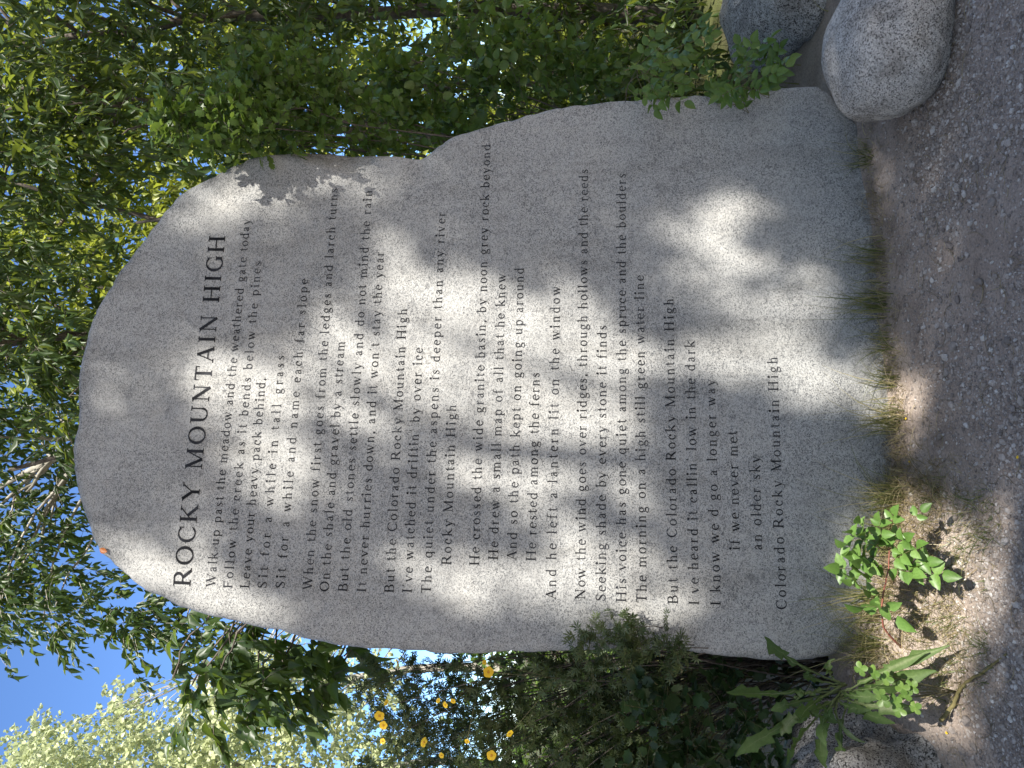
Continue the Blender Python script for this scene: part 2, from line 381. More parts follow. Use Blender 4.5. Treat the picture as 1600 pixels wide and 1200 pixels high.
def build_stone():
    root = empty('inscribed_boulder', FO, 'tall pale granite boulder standing on the soil, its flat face carved with dark lettering', 'boulder')
    pts = np.array([uv(*p) for p in OUT])
    seg = np.linalg.norm(np.roll(pts, -1, 0) - pts, axis=1); s = np.concatenate([[0], np.cumsum(seg)])
    n = 520; q = np.linspace(0, s[-1], n, endpoint=False); cl = np.vstack([pts, pts[:1]])
    ring = np.stack([np.interp(q, s, cl[:, 0]), np.interp(q, s, cl[:, 1])], -1)
    for i in range(n):
        f = 12.0
        ring[i] += 0.004 * np.array([mnoise.noise((ring[i, 0] * f, ring[i, 1] * f, 0)), mnoise.noise((ring[i, 0] * f, ring[i, 1] * f, 9))])
        f = 45.0
        ring[i] += 0.0025 * np.array([mnoise.noise((ring[i, 0] * f, ring[i, 1] * f, 3)), mnoise.noise((ring[i, 0] * f, ring[i, 1] * f, 5))])
    c = uv(760, 610)
    nt_ = uv(655, 243)
    V = []; SN = []
    ts = list(np.linspace(0.03, .86, 34)) + list(np.linspace(.875, 1.0, 14))
    for t in ts:
        for i in range(n):
            p = c + (ring[i] - c) * t
            R = np.linalg.norm(ring[i] - c); dist = (1 - t) * R
            a = i / n * 60
            bw = 0.030 + 0.028 * max(0, mnoise.noise((ring[i, 0] * 2.2, ring[i, 1] * 2.2, 7.7)) + .15)
            upper_right = math.exp(-np.sum((ring[i] - uv(520, 236)) ** 2) / .16 ** 2)
            bw += 0.10 * upper_right
            bd = 0.028 + 0.02 * mnoise.noise((ring[i, 0] * 3, ring[i, 1] * 3, 2.2)) + 0.05 * upper_right
            x = max(0.0, 1 - dist / bw)
            d = relief(*p) - bd * (1 - math.sqrt(max(0, 1 - x * x)) if upper_right < .4 else x ** 1.2 * .8)
            if x > 0:
                d += 0.012 * x * mnoise.noise((p[0] * 22, p[1] * 22, 1)) + 0.006 * x * mnoise.noise((p[0] * 70, p[1] * 70, 1))
            r = np.linalg.norm(p - nt_ - np.array([-.03, -.01]))
            d -= 0.012 * math.exp(-(r / .05) ** 2)
            V.append((p[0], p[1], d))
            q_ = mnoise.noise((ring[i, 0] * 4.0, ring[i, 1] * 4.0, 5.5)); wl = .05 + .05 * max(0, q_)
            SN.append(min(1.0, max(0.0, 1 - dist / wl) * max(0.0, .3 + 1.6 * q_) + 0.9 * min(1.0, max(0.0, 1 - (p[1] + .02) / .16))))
    for (sc, d) in ((1.0, -.09), (.995, -.18), (.985, -.30), (.95, -.42), (.86, -.50), (.6, -.55), (.25, -.57), (.03, -.57)):
        for i in range(n):
            p = c + (ring[i] - c) * sc
            dd = d + 0.03 * mnoise.noise((p[0] * 3, p[1] * 3, d * 4)) + .01 * mnoise.noise((p[0] * 12, p[1] * 12, d * 9))
            if sc > .9: p = p - unit(ring[i] - c) * (.012 + .012 * mnoise.noise((p[0] * 9, p[1] * 9, d * 20))) * (1 if d < -.05 else 0)
            V.append((p[0], p[1], dd)); SN.append(.8)
    V = np.array(V); W = face_pt(V[:, 0], V[:, 1], V[:, 2])
    k = len(ts) + 8; I = np.arange(n)
    q = np.concatenate([np.stack([r * n + I, (r + 1) * n + I, (r + 1) * n + (I + 1) % n, r * n + (I + 1) % n], -1) for r in range(k - 1)])
    # close the centre of the face and the back
    W = np.vstack([W, face_pt(np.array([c[0]]), np.array([c[1]]), np.array([relief(*c)])), face_pt(np.array([c[0]]), np.array([c[1]]), np.array([-.57]))])
    t1 = np.stack([np.full(n, len(W) - 2), I, (I + 1) % n], -1); t2 = np.stack([np.full(n, len(W) - 1), (k - 1) * n + (I + 1) % n, (k - 1) * n + I], -1)
    # outline runs anticlockwise or clockwise: make the face look at the viewer
    ar = np.sum(ring[:, 0] * np.roll(ring[:, 1], -1) - np.roll(ring[:, 0], -1) * ring[:, 1])
    fs = [q, t1, t2] if ar > 0 else [q[:, ::-1], t1[:, ::-1], t2[:, ::-1]]
    mesh_obj('rock', W, fs, M_STONE, root, rnd=SN + [0, .8])
    return root

# ---- a small serif alphabet: strokes are ribbons with their own widths (cap height = 1)
ST, TH, XH, AS = 0.135, 0.052, 0.66, 1.04
def ribbon(pts, ws): return ('r', np.array(pts, float), np.broadcast_to(np.array(ws, float), (len(pts),)))
def stem(x, y0, y1, top='b', bot='b', w=ST, sw=.17):
    o = [ribbon([(x, y0), (x, y1)], w)]
    for y, k, d in ((y0, bot, 1), (y1, top, -1)):
        if k == 'n': continue
        a = x - (sw if k in 'bl' else w / 2); b = x + (sw if k in 'br' else w / 2)
        yy = y + d * .022
        if k == 'f': o.append(ribbon([(x - sw, y - .09), (x, y - .015)], [.03, .06])); continue
        o.append(ribbon([(a, yy), (b, yy)], .044))
    return o
def arc(cx, cy, rx, ry, a0, a1, thick=ST, thin=TH, n=15):
    a = np.radians(np.linspace(a0, a1, n))
    return ribbon(np.stack([cx + rx * np.cos(a), cy + ry * np.sin(a)], -1), thin + (thick - thin) * np.abs(np.cos(a)) ** 1.5)
def ln(x0, y0, x1, y1, w): return ribbon([(x0, y0), (x1, y1)], w)
def dot(x, y, r=.075):
    return arc(x, y, r / 2, r / 2, 0, 360, r, r, 9)
def sf(x, y, d, h=.15): return ribbon([(x - h, y + d * .022), (x + h, y + d * .022)], .044)
def bowl_r(x, cy, rx, ry, w=ST): return [arc(x, cy, rx, ry, 90, -90, w)]
G_ = {}
def g(ch, adv, *parts):
    o = []
    for p in parts: o += p if isinstance(p, list) else [p]
    G_[ch] = (adv, o)
def build_glyphs():
    g('A', 1.0, ln(.12, 0, .5, 1, TH), ln(.48, 1.0, .85, 0, ST), ln(.25, .34, .72, .34, TH), sf(.12, 0, 1, .12), sf(.85, 0, 1, .14))
    g('B', .9, stem(.2, 0, 1, 'l', 'l'), ln(.2, .975, .45, .975, TH), ln(.2, .52, .48, .52, TH), ln(.2, .025, .48, .025, TH), arc(.45, .75, .24, .225, 90, -90), arc(.48, .27, .3, .245, 90, -90))
    g('C', .95, arc(.52, .5, .42, .49, 48, 312), ln(.85, .98, .85, .70, .045), ln(.80, .13, .87, .22, .04))
    g('F', .8, stem(.2, 0, 1, 'l', 'b'), ln(.2, .975, .7, .975, TH), ln(.7, .99, .7, .76, .045), ln(.2, .5, .55, .5, TH), ln(.55, .4, .55, .6, .045))
    g('G', 1.02, arc(.52, .5, .42, .49, 48, 325), ln(.85, .98, .85, .70, .045), stem(.83, .07, .44, 'b', 'n', sw=.15))
    g('H', 1.08, stem(.2, 0, 1), stem(.86, 0, 1), ln(.2, .51, .86, .51, TH))
    g('I', .48, stem(.24, 0, 1))
    g('K', 1.05, stem(.2, 0, 1), ln(.25, .42, .82, .98, TH), ln(.40, .56, .86, .02, ST), sf(.80, 1, -1, .14), sf(.90, 0, 1, .14))
    g('L', .85, stem(.2, 0, 1), ln(.2, .025, .75, .025, TH), ln(.76, 0, .79, .27, .045))
    g('M', 1.28, ln(.2, 0, .2, 1, TH), ln(.18, 1, .62, .02, ST), ln(.62, .02, 1.06, 1, TH), stem(1.06, 0, 1, 'r', 'b'), sf(.2, 0, 1, .14), ribbon([(.04, .978), (.22, .978)], .044))
    g('N', 1.08, ln(.2, 0, .2, 1, TH), ln(.17, 1, .88, .0, ST), ln(.88, 0, .88, 1, TH), sf(.2, 0, 1, .14), sf(.88, 1, -1, .14), ribbon([(.03, .978), (.22, .978)], .044))
    g('O', 1.06, arc(.53, .5, .43, .49, 0, 360, n=30))
    g('R', 1.0, stem(.2, 0, 1, 'l', 'b'), ln(.2, .975, .45, .975, TH), ln(.2, .48, .5, .48, TH), arc(.45, .73, .26, .25, 90, -90), ln(.48, .5, .88, .02, ST), sf(.93, 0, 1, .1))
    g('S', .78, ribbon([(.64, .78), (.56, .92), (.40, .975), (.22, .92), (.15, .78), (.2, .65), (.40, .52), (.58, .40), (.66, .25), (.58, .09), (.40, .025), (.22, .08), (.13, .25)],
                       [.04, .05, .055, .08, .11, .13, .14, .13, .11, .08, .055, .05, .04]), ln(.64, .98, .64, .72, .04), ln(.13, .02, .13, .30, .04))
    g('T', .92, stem(.46, 0, 1, 'n', 'b'), ln(.06, .975, .86, .975, TH), ln(.07, .99, .07, .76, .045), ln(.85, .99, .85, .76, .045))
    g('U', 1.06, stem(.2, .33, 1, 'b', 'n'), ln(.86, .33, .86, 1, TH), sf(.86, 1, -1, .14), arc(.53, .34, .33, .32, 180, 360, ST * .75))
    g('W', 1.38, ln(.1, 1, .42, 0, ST), ln(.42, 0, .68, .95, TH), ln(.62, 1, .96, 0, ST), ln(.96, 0, 1.26, 1, TH), sf(.1, 1, -1, .13), sf(1.26, 1, -1, .12), sf(.6, 1, -1, .13))
    g('Y', 1.02, ln(.1, 1, .5, .45, ST), ln(.92, 1, .52, .45, TH), stem(.51, 0, .5, 'n', 'b'), sf(.1, 1, -1, .14), sf(.92, 1, -1, .13))
    g('a', .66, ribbon([(.13, .50), (.16, .59), (.28, .64), (.40, .60), (.44, .48)], [.10, .08, .05, .07, .10]), ln(.44, .5, .44, .08, .11), ribbon([(.44, .1), (.5, .03), (.6, .08)], [.09, .05, .03]),
      ribbon([(.44, .42), (.25, .34), (.13, .22), (.13, .12), (.22, .03), (.34, .05), (.44, .13)], [.04, .06, .09, .11, .08, .05, .04]))
    g('b', .74, stem(.17, 0, AS, 'f', 'n', .105), arc(.38, XH / 2, .24, XH / 2 - .01, 130, -150, .115), ln(.17, .02, .3, .02, .04))
    g('c', .64, arc(.35, XH / 2, .25, XH / 2 - .01, 50, 310, .115), dot(.5, .5, .10))
    g('d', .76, stem(.57, 0, AS, 'f', 'r', .105, .12), arc(.36, XH / 2, .25, XH / 2 - .01, 40, 325, .115))
    g('e', .66, arc(.35, XH / 2, .25, XH / 2 - .01, 5, 315, .115), ln(.13, .38, .6, .38, .045))
    g('f', .50, stem(.22, 0, .85, 'n', 'b', .105, .14), ribbon([(.22, .82), (.25, .96), (.36, 1.03), (.48, .97)], [.10, .08, .05, .09]), ln(.06, XH - .02, .42, XH - .02, .045))
    g('g', .72, arc(.33, .43, .2, .22, 0, 360, .10, n=20), ribbon([(.50, .58), (.58, .62), (.66, .60)], [.04, .05, .05]),
      ribbon([(.22, .24), (.15, .15), (.2, .07), (.42, .04), (.58, -.03), (.6, -.16), (.46, -.27), (.28, -.28), (.12, -.22), (.1, -.12), (.22, .02)], [.04, .06, .08, .10, .10, .08, .06, .05, .06, .06, .04]))
    g('h', .78, stem(.17, 0, AS, 'f', 'b', .105, .13), ribbon([(.17, .5), (.30, .62), (.44, .63), (.55, .54), (.57, .40)], [.04, .05, .06, .09, .105]), stem(.57, 0, .42, 'n', 'b', .105, .13))
    g('i', .38, stem(.19, 0, XH, 'f', 'b', .105, .13), dot(.18, .92, .12))
    g('k', .78, stem(.17, 0, AS, 'f', 'b', .105, .13), ln(.2, .28, .58, .62, .05), ln(.32, .40, .64, .02, .11), sf(.58, XH, -1, .11), sf(.66, 0, 1, .11))
    g('l', .38, stem(.19, 0, AS, 'f', 'b', .105, .13))
    g('m', 1.16, stem(.17, 0, XH, 'f', 'b', .105, .13), *[q for x in (.17, .56) for q in (ribbon([(x, .5), (x + .12, .62), (x + .25, .63), (x + .37, .54), (x + .39, .40)], [.04, .05, .06, .09, .105]), stem(x + .39, 0, .42, 'n', 'b', .105, .13))])
    g('n', .78, stem(.17, 0, XH, 'f', 'b', .105, .13), ribbon([(.17, .5), (.30, .62), (.44, .63), (.55, .54), (.57, .40)], [.04, .05, .06, .09, .105]), stem(.57, 0, .42, 'n', 'b', .105, .13))
    g('o', .72, arc(.36, XH / 2, .26, XH / 2 - .01, 0, 360, .115, n=24))
    g('p', .76, stem(.17, -.3, XH, 'f', 'b', .105, .14), arc(.39, XH / 2, .25, XH / 2 - .01, 140, -140, .115))
    g('q', .76, stem(.58, -.3, XH, 'n', 'b', .105, .14), arc(.36, XH / 2, .25, XH / 2 - .01, 40, 325, .115))
    g('r', .55, stem(.17, 0, XH, 'f', 'b', .105, .14), ribbon([(.18, .45), (.28, .59), (.38, .63), (.47, .58)], [.04, .05, .07, .11]))
    g('s', .56, ribbon([(.43, .50), (.38, .60), (.27, .635), (.15, .58), (.13, .47), (.26, .36), (.40, .27), (.45, .16), (.38, .05), (.26, .02), (.15, .06), (.10, .18)],
                       [.04, .045, .05, .07, .09, .11, .11, .09, .07, .05, .045, .04]), ln(.43, .64, .43, .46, .035), ln(.1, .02, .1, .21, .035))
    g('t', .46, ribbon([(.2, .88), (.2, .16), (.25, .04), (.34, .03), (.43, .10)], [.07, .105, .09, .06, .03]), ln(.05, XH - .02, .4, XH - .02, .045), ln(.06, XH - .02, .2, .86, .03))
    g('u', .78, stem(.17, .2, XH, 'f', 'n', .105, .13), ribbon([(.17, .24), (.2, .09), (.30, .03), (.43, .06), (.57, .17)], [.105, .09, .06, .05, .04]), stem(.57, 0, XH, 'f', 'r', .105, .13))
    g('v', .74, ln(.12, XH, .37, 0, .115), ln(.37, 0, .62, XH, .05), sf(.12, XH, -1, .11), sf(.62, XH, -1, .10))
    g('w', 1.06, ln(.12, XH, .34, 0, .115), ln(.34, 0, .53, .6, .05), ln(.49, XH, .72, 0, .115), ln(.72, 0, .93, XH, .05), sf(.12, XH, -1, .11), sf(.93, XH, -1, .10), sf(.49, XH, -1, .1))
    g('x', .74, ln(.13, XH, .58, 0, .115), ln(.58, XH, .14, 0, .05), sf(.14, XH, -1, .11), sf(.58, XH, -1, .11), sf(.14, 0, 1, .11), sf(.6, 0, 1, .11))
    g('y', .74, ln(.12, XH, .38, .02, .115), ribbon([(.62, XH), (.38, .0), (.28, -.22), (.18, -.29), (.10, -.25)], [.05, .05, .05, .06, .09]), sf(.12, XH, -1, .11), sf(.62, XH, -1, .10))
    g('z', .66, ln(.1, XH - .03, .55, XH - .03, .05), ln(.55, XH - .02, .1, .03, .11), ln(.1, .03, .56, .03, .05))
    g(',', .36, dot(.16, .05, .11), ribbon([(.18, .04), (.17, -.08), (.1, -.16)], [.08, .05, .03]))
    g("'", .30, ribbon([(.15, 1.03), (.13, .80)], [.10, .04]))
    g('-', .44, ln(.08, .30, .36, .30, .06))
    g(' ', .40)
build_glyphs()

def text_line(root, name, s, a, b, cap, weight=1.0):
    """a, b: photo pixels of the two ends of the base line"""
    A, B = uv(*a), uv(*b); L = np.linalg.norm(B - A); e = (B - A) / L; up = np.array([-e[1], e[0]])
    adv = [G_[c][0] for c in s]
    tr = (L / cap - sum(adv)) / max(1, len(s) - 1)
    G = Geo(); x = 0.0; kk = 0
    for c, ad in zip(s, adv):
        for (_, pts, ws) in G_[c][1]:
            kk += 1
            d = np.gradient(pts, axis=0); nrm = unit(np.stack([-d[:, 1], d[:, 0]], -1)); h = (ws * weight * .5)[:, None]
            l_, r_ = pts + nrm * h, pts - nrm * h
            P2 = np.concatenate([l_, r_]); P2[:, 0] += x
            q = A + cap * (P2[:, :1] * e + P2[:, 1:] * up)
            z = np.array([relief(*p) for p in q]) + 0.0012 + 0.00008 * (kk % 7)
            n = len(pts); i = np.arange(n - 1)
            G.add(face_pt(q[:, 0], q[:, 1], z), [np.stack([n + i, n + i + 1, i + 1, i], -1)])
        x += ad + tr
    return G.obj(name, M_LETTER, root, smooth=False)

STONE = build_stone()
text_line(STONE, 'title_lettering', 'ROCKY MOUNTAIN HIGH', (297.5, 917), (352.5, 368), .0652, 1.24)
# the refrain lines repeat the title; the other lines carry stand-in verse of the same length
LINES = [('Walk up past the meadow and the weathered gate today', (336, 917), (391.5, 342)),
 ('Follow the creek as it bends below the pines', (363, 919.5), (408.5, 409)),
 ('Leave your heavy pack behind,', (389.5, 919.5), (415, 590)),
 ('Sit for a while in tall grass', (417, 920), (444.5, 555)),
 ('Sit for a while and name each far slope', (445, 920), (481.5, 435.5)),
 ('When the snow first goes from the ledges and larch turns', (487.5, 921.5), (528, 294)),
 ('On the shale and gravel by a stream', (513.6, 924.6), (538.5, 533)),
 ('But the old stones settle slowly and do not mind the rain', (542.7, 925), (581.5, 297)),
 ("It never hurries down, and it won't stay the year", (571.7, 926), (600, 393)),
 ('But the Colorado Rocky Mountain High', (615, 926.7), (636, 482)),
 ("I've watched it driftin' by over ice", (643, 927), (660.5, 543)),
 ('The quiet under the aspens is deeper than any river', (672.7, 928), (696, 331)),
 ('Rocky Mountain High', (704.5, 883), (712.5, 632)),
 ('He crossed the wide granite basin, by noon grey rock beyond', (748.3, 884), (766.5, 225)),
 ('He drew a small map of all that he knew', (777.7, 875), (790, 427)),
 ('And so the path kept on going up around', (806.7, 876), (818.5, 418)),
 ('He rested among the ferns', (837, 877), (843, 582)),
 ('And he left a lantern lit on the window', (868, 937), (875, 447)),
 ('Now the wind goes over ridges, through hollows and the reeds', (914, 937), (919, 264)),
 ('Seeking shade by every stone it finds', (946, 940), (947.5, 508)),
 ('His voice has gone quiet among the spruce and the boulders', (978, 941), (977.7, 271)),
 ('The morning on a high still green water line', (1010, 942), (1006, 430)),
 ('But the Colorado Rocky Mountain High', (1059, 944), (1052, 466)),
 ("I've heard it callin' low in the dark", (1092, 946), (1085, 532)),
 ("I know we'd go a longer way", (1126, 947), (1117, 592)),
 ('if we never met', (1156, 860), (1152, 673)),
 ('an older sky', (1190.7, 860), (1187, 712)),
 ('Colorado Rocky Mountain High', (1229.3, 952.7), (1214, 557))]
for s_, a_, b_2 in LINES: text_line(STONE, 'inscription_line', s_, a_, b_2, .0338, 1.12)

# ------------------------------------------------------------------ other rocks
def rock(name, label, loc, size, seed, mat, rough=.12, flat=2.6, sub=5, tilt=0.0, rotz=0.0):
    bm = bmesh.new(); bmesh.ops.create_icosphere(bm, subdivisions=sub, radius=1)
    ct, st = math.cos(tilt), math.sin(tilt); cz, sz = math.cos(rotz), math.sin(rotz)
    for v in bm.verts:
        p = v.co.normalized()
        # superellipsoid: squarer than a ball
        k = (abs(p.x) ** flat + abs(p.y) ** flat + abs(p.z) ** flat) ** (-1 / flat)
        d = k * (1 + rough * mnoise.noise(p * 1.3 + Vector((seed, 0, 0))) + rough * .5 * mnoise.noise(p * 3 + Vector((0, seed, 0)))
                 + rough * .22 * mnoise.noise(p * 8 + Vector((0, 0, seed))) + rough * .10 * mnoise.noise(p * 20 + Vector((seed, seed, 0))))
        q = Vector((p.x * size[0], p.y * size[1], p.z * size[2])) * d
        q = Vector((q.x * ct - q.z * st, q.y, q.x * st + q.z * ct))
        v.co = Vector((q.x * cz - q.y * sz, q.x * sz + q.y * cz, q.z))
    me = bpy.data.meshes.new(name); bm.to_mesh(me); bm.free()
    for p in me.polygons: p.use_smooth = True
    me.materials.append(mat)
    o = bpy.data.objects.new(name, me); COL.objects.link(o); o.location = [float(c) for c in loc]
    return tag(o, label, 'rock')

c_ = P(1386, 70, 2.42)
rock('round_boulder', 'smooth rounded speckled boulder resting on the gravel path beside the carved stone', c_, (.222, .22, .174), 3.3, M_BOULD, .07, 2.2, tilt=-.04)
c_ = P(1285, -70, 3.35)
rock('grey_boulder', 'large dark grey flat topped boulder partly hidden behind the smooth rounded one', c_ + np.array([.04, .15, 0]), (.45, .40, .33), 8.1, M_DARKR, .16, 4.5)
c_ = P(1375, 1245, 2.46)
rock('rough_rock', 'rough streaky low rock lying beside the dandelion plant', c_, (.26, .26, .25), 5.4, M_ROUGHR, .28, 2.8)

# ------------------------------------------------------------------ plants: builders
def bez(a, b, c, n):
    t = np.linspace(0, 1, n)[:, None]
    return (1 - t) ** 2 * a + 2 * t * (1 - t) * b + t * t * c

def foliage(G, rng, C, R, ntw, tlen, nlf, L, Wd, droop=.35, lean=(0, 0, -.5), T=LANCE, spread=.8, lmi=0, bmi=1, trad=.0018, tone=None, up=.5):
    """twigs with leaves round every cluster centre C (n,3) with radius R (n)"""
    n = len(C)
    if n == 0: return
    ci = np.repeat(np.arange(n), ntw); M = len(ci)
    d = rv(rng, M)
    p0 = C[ci] + d * R[ci][:, None] * (rng.random((M, 1)) ** .6) * .75
    td = unit(d * .8 + rv(rng, M) * .7 + np.array([0, 0, .15])); tl = tlen * rng.uniform(.6, 1.3, M)
    ts = np.linspace(0, 1, 4)
    path = p0[:, None] + td[:, None] * (tl[:, None] * ts)[..., None] + np.array([0, 0, -1.0]) * (droop * tl[:, None] * ts ** 2)[..., None]
    tubes(G, path, np.broadcast_to(np.linspace(1, .4, 4) * trad, (M, 4)), 3, None, bmi)
    li = np.repeat(np.arange(M), nlf); K = len(li)
    t = (np.tile(np.linspace(.08, 1.0, nlf), M) + rng.uniform(-.04, .04, K)).clip(0, 1)
    pos = p0[li] + td[li] * (tl[li] * t)[:, None] + np.array([0, 0, -1.0]) * (droop * tl[li] * t * t)[:, None]
    ld = unit(td[li] * .55 + rv(rng, K) * spread + np.array(lean))
    nn = unit(rv(rng, K) + np.array([0, 0, up]))
    sz = rng.uniform(.6, 1.2, K)
    ct = rng.normal(0, .16, n) if tone is None else tone
    r = np.clip(.45 + ct[ci[li]] + rng.normal(0, .2, K), 0, 1)
    leaves(G, pos, ld, nn, L * sz, Wd * sz, T, r, lmi)

def limbs(G, rng, trunk, trad, C, k, r0=.016, r1=.004, mi=0):
    """branches from a trunk polyline to k of the cluster centres"""
    if len(C) == 0: return
    idx = rng.choice(len(C), min(k, len(C)), replace=False)
    paths = []; rr = []
    for i in idx:
        c = C[i]; want = c[2] - .5 * np.linalg.norm((c - trunk[-1])[:2]) - .1
        j = int(np.argmin(np.abs(trunk[:, 2] - want))); a = trunk[j]
        mid = a * .5 + c * .5 + np.array([0, 0, .18 * np.linalg.norm(c - a)]) + rng.normal(0, .06, 3)
        p = bez(a, mid, c, 8); p[1:-1] += rng.normal(0, .012, (6, 3)); paths.append(p); rr.append(np.linspace(min(r0, trad[j] * .7), r1, 8))
    tubes(G, np.array(paths), np.array(rr), 5, None, mi)

def wiggle(rng, pts, n, amp):
    pts = np.array(pts, float); t = np.linspace(0, len(pts) - 1, n); i = np.arange(len(pts))
    p = np.stack([np.interp(t, i, pts[:, k]) for k in range(3)], -1)
    for _ in range(2): p[1:-1] = (p[:-2] + 2 * p[1:-1] + p[2:]) / 4
    p[1:-1] += rng.normal(0, amp, (n - 2, 3)); return p

def tree(name, label, cat, seed, trunk, r0, r1, C, R, fol, mats, nl=22, group=None, limb_r=.016, extra_trunks=()):
    """thing > trunk, crown"""
    rng = np.random.default_rng(seed)
    root = empty(name, trunk[0], label, cat, group)
    G = Geo(); tp = wiggle(rng, trunk, 14, r0 * .25); tr = np.linspace(r0, r1, 14)
    tubes(G, tp, tr, 9)
    for e in extra_trunks:
        ep = wiggle(rng, e[0], 12, .01); tubes(G, ep, np.linspace(e[1], e[2], 12), 7)
    limbs(G, rng, tp, tr, C, nl, limb_r)
    G.obj('trunk', mats[1], root)
    G = Geo(); foliage(G, rng, C, R, **fol); G.obj('crown', [mats[0], mats[1]], root)
    return root

def inside(poly, x, y):
    poly = np.array(poly, float); j = np.roll(poly, 1, 0); c = np.zeros(len(x), bool)
    for (xi, yi), (xj, yj) in zip(poly, j):
        c ^= ((yi > y) != (yj > y)) & (x < (xj - xi) * (y - yi) / (yj - yi + 1e-9) + xi)
    return c

def scatter(rng, n, box, Yr, poly=None):
    """cluster centres spread through a slab of air (box given as seen from the eye point)"""
    out = np.zeros((0, 3))
    while len(out) < n:
        m = 4 * n; x = rng.uniform(box[0], box[1], m); y = rng.uniform(box[2], box[3], m); Y = rng.uniform(*Yr, m)
        k = np.ones(m, bool) if poly is None else inside(poly, x, y)
        p = np.stack([(600 - y) / F * Y, Y, EYE - (x - 800) / F * Y], -1)[k]
        p = p[p[:, 2] > gz(p[:, 0], p[:, 1]) + .12]
        out = np.vstack([out, p])
    return out[:n]

# ------------------------------------------------------------------ trees and tall shrubs behind the boulder
def gpt(x, y, dz=-.03): return np.array([x, y, float(gz(x, y)) + dz])

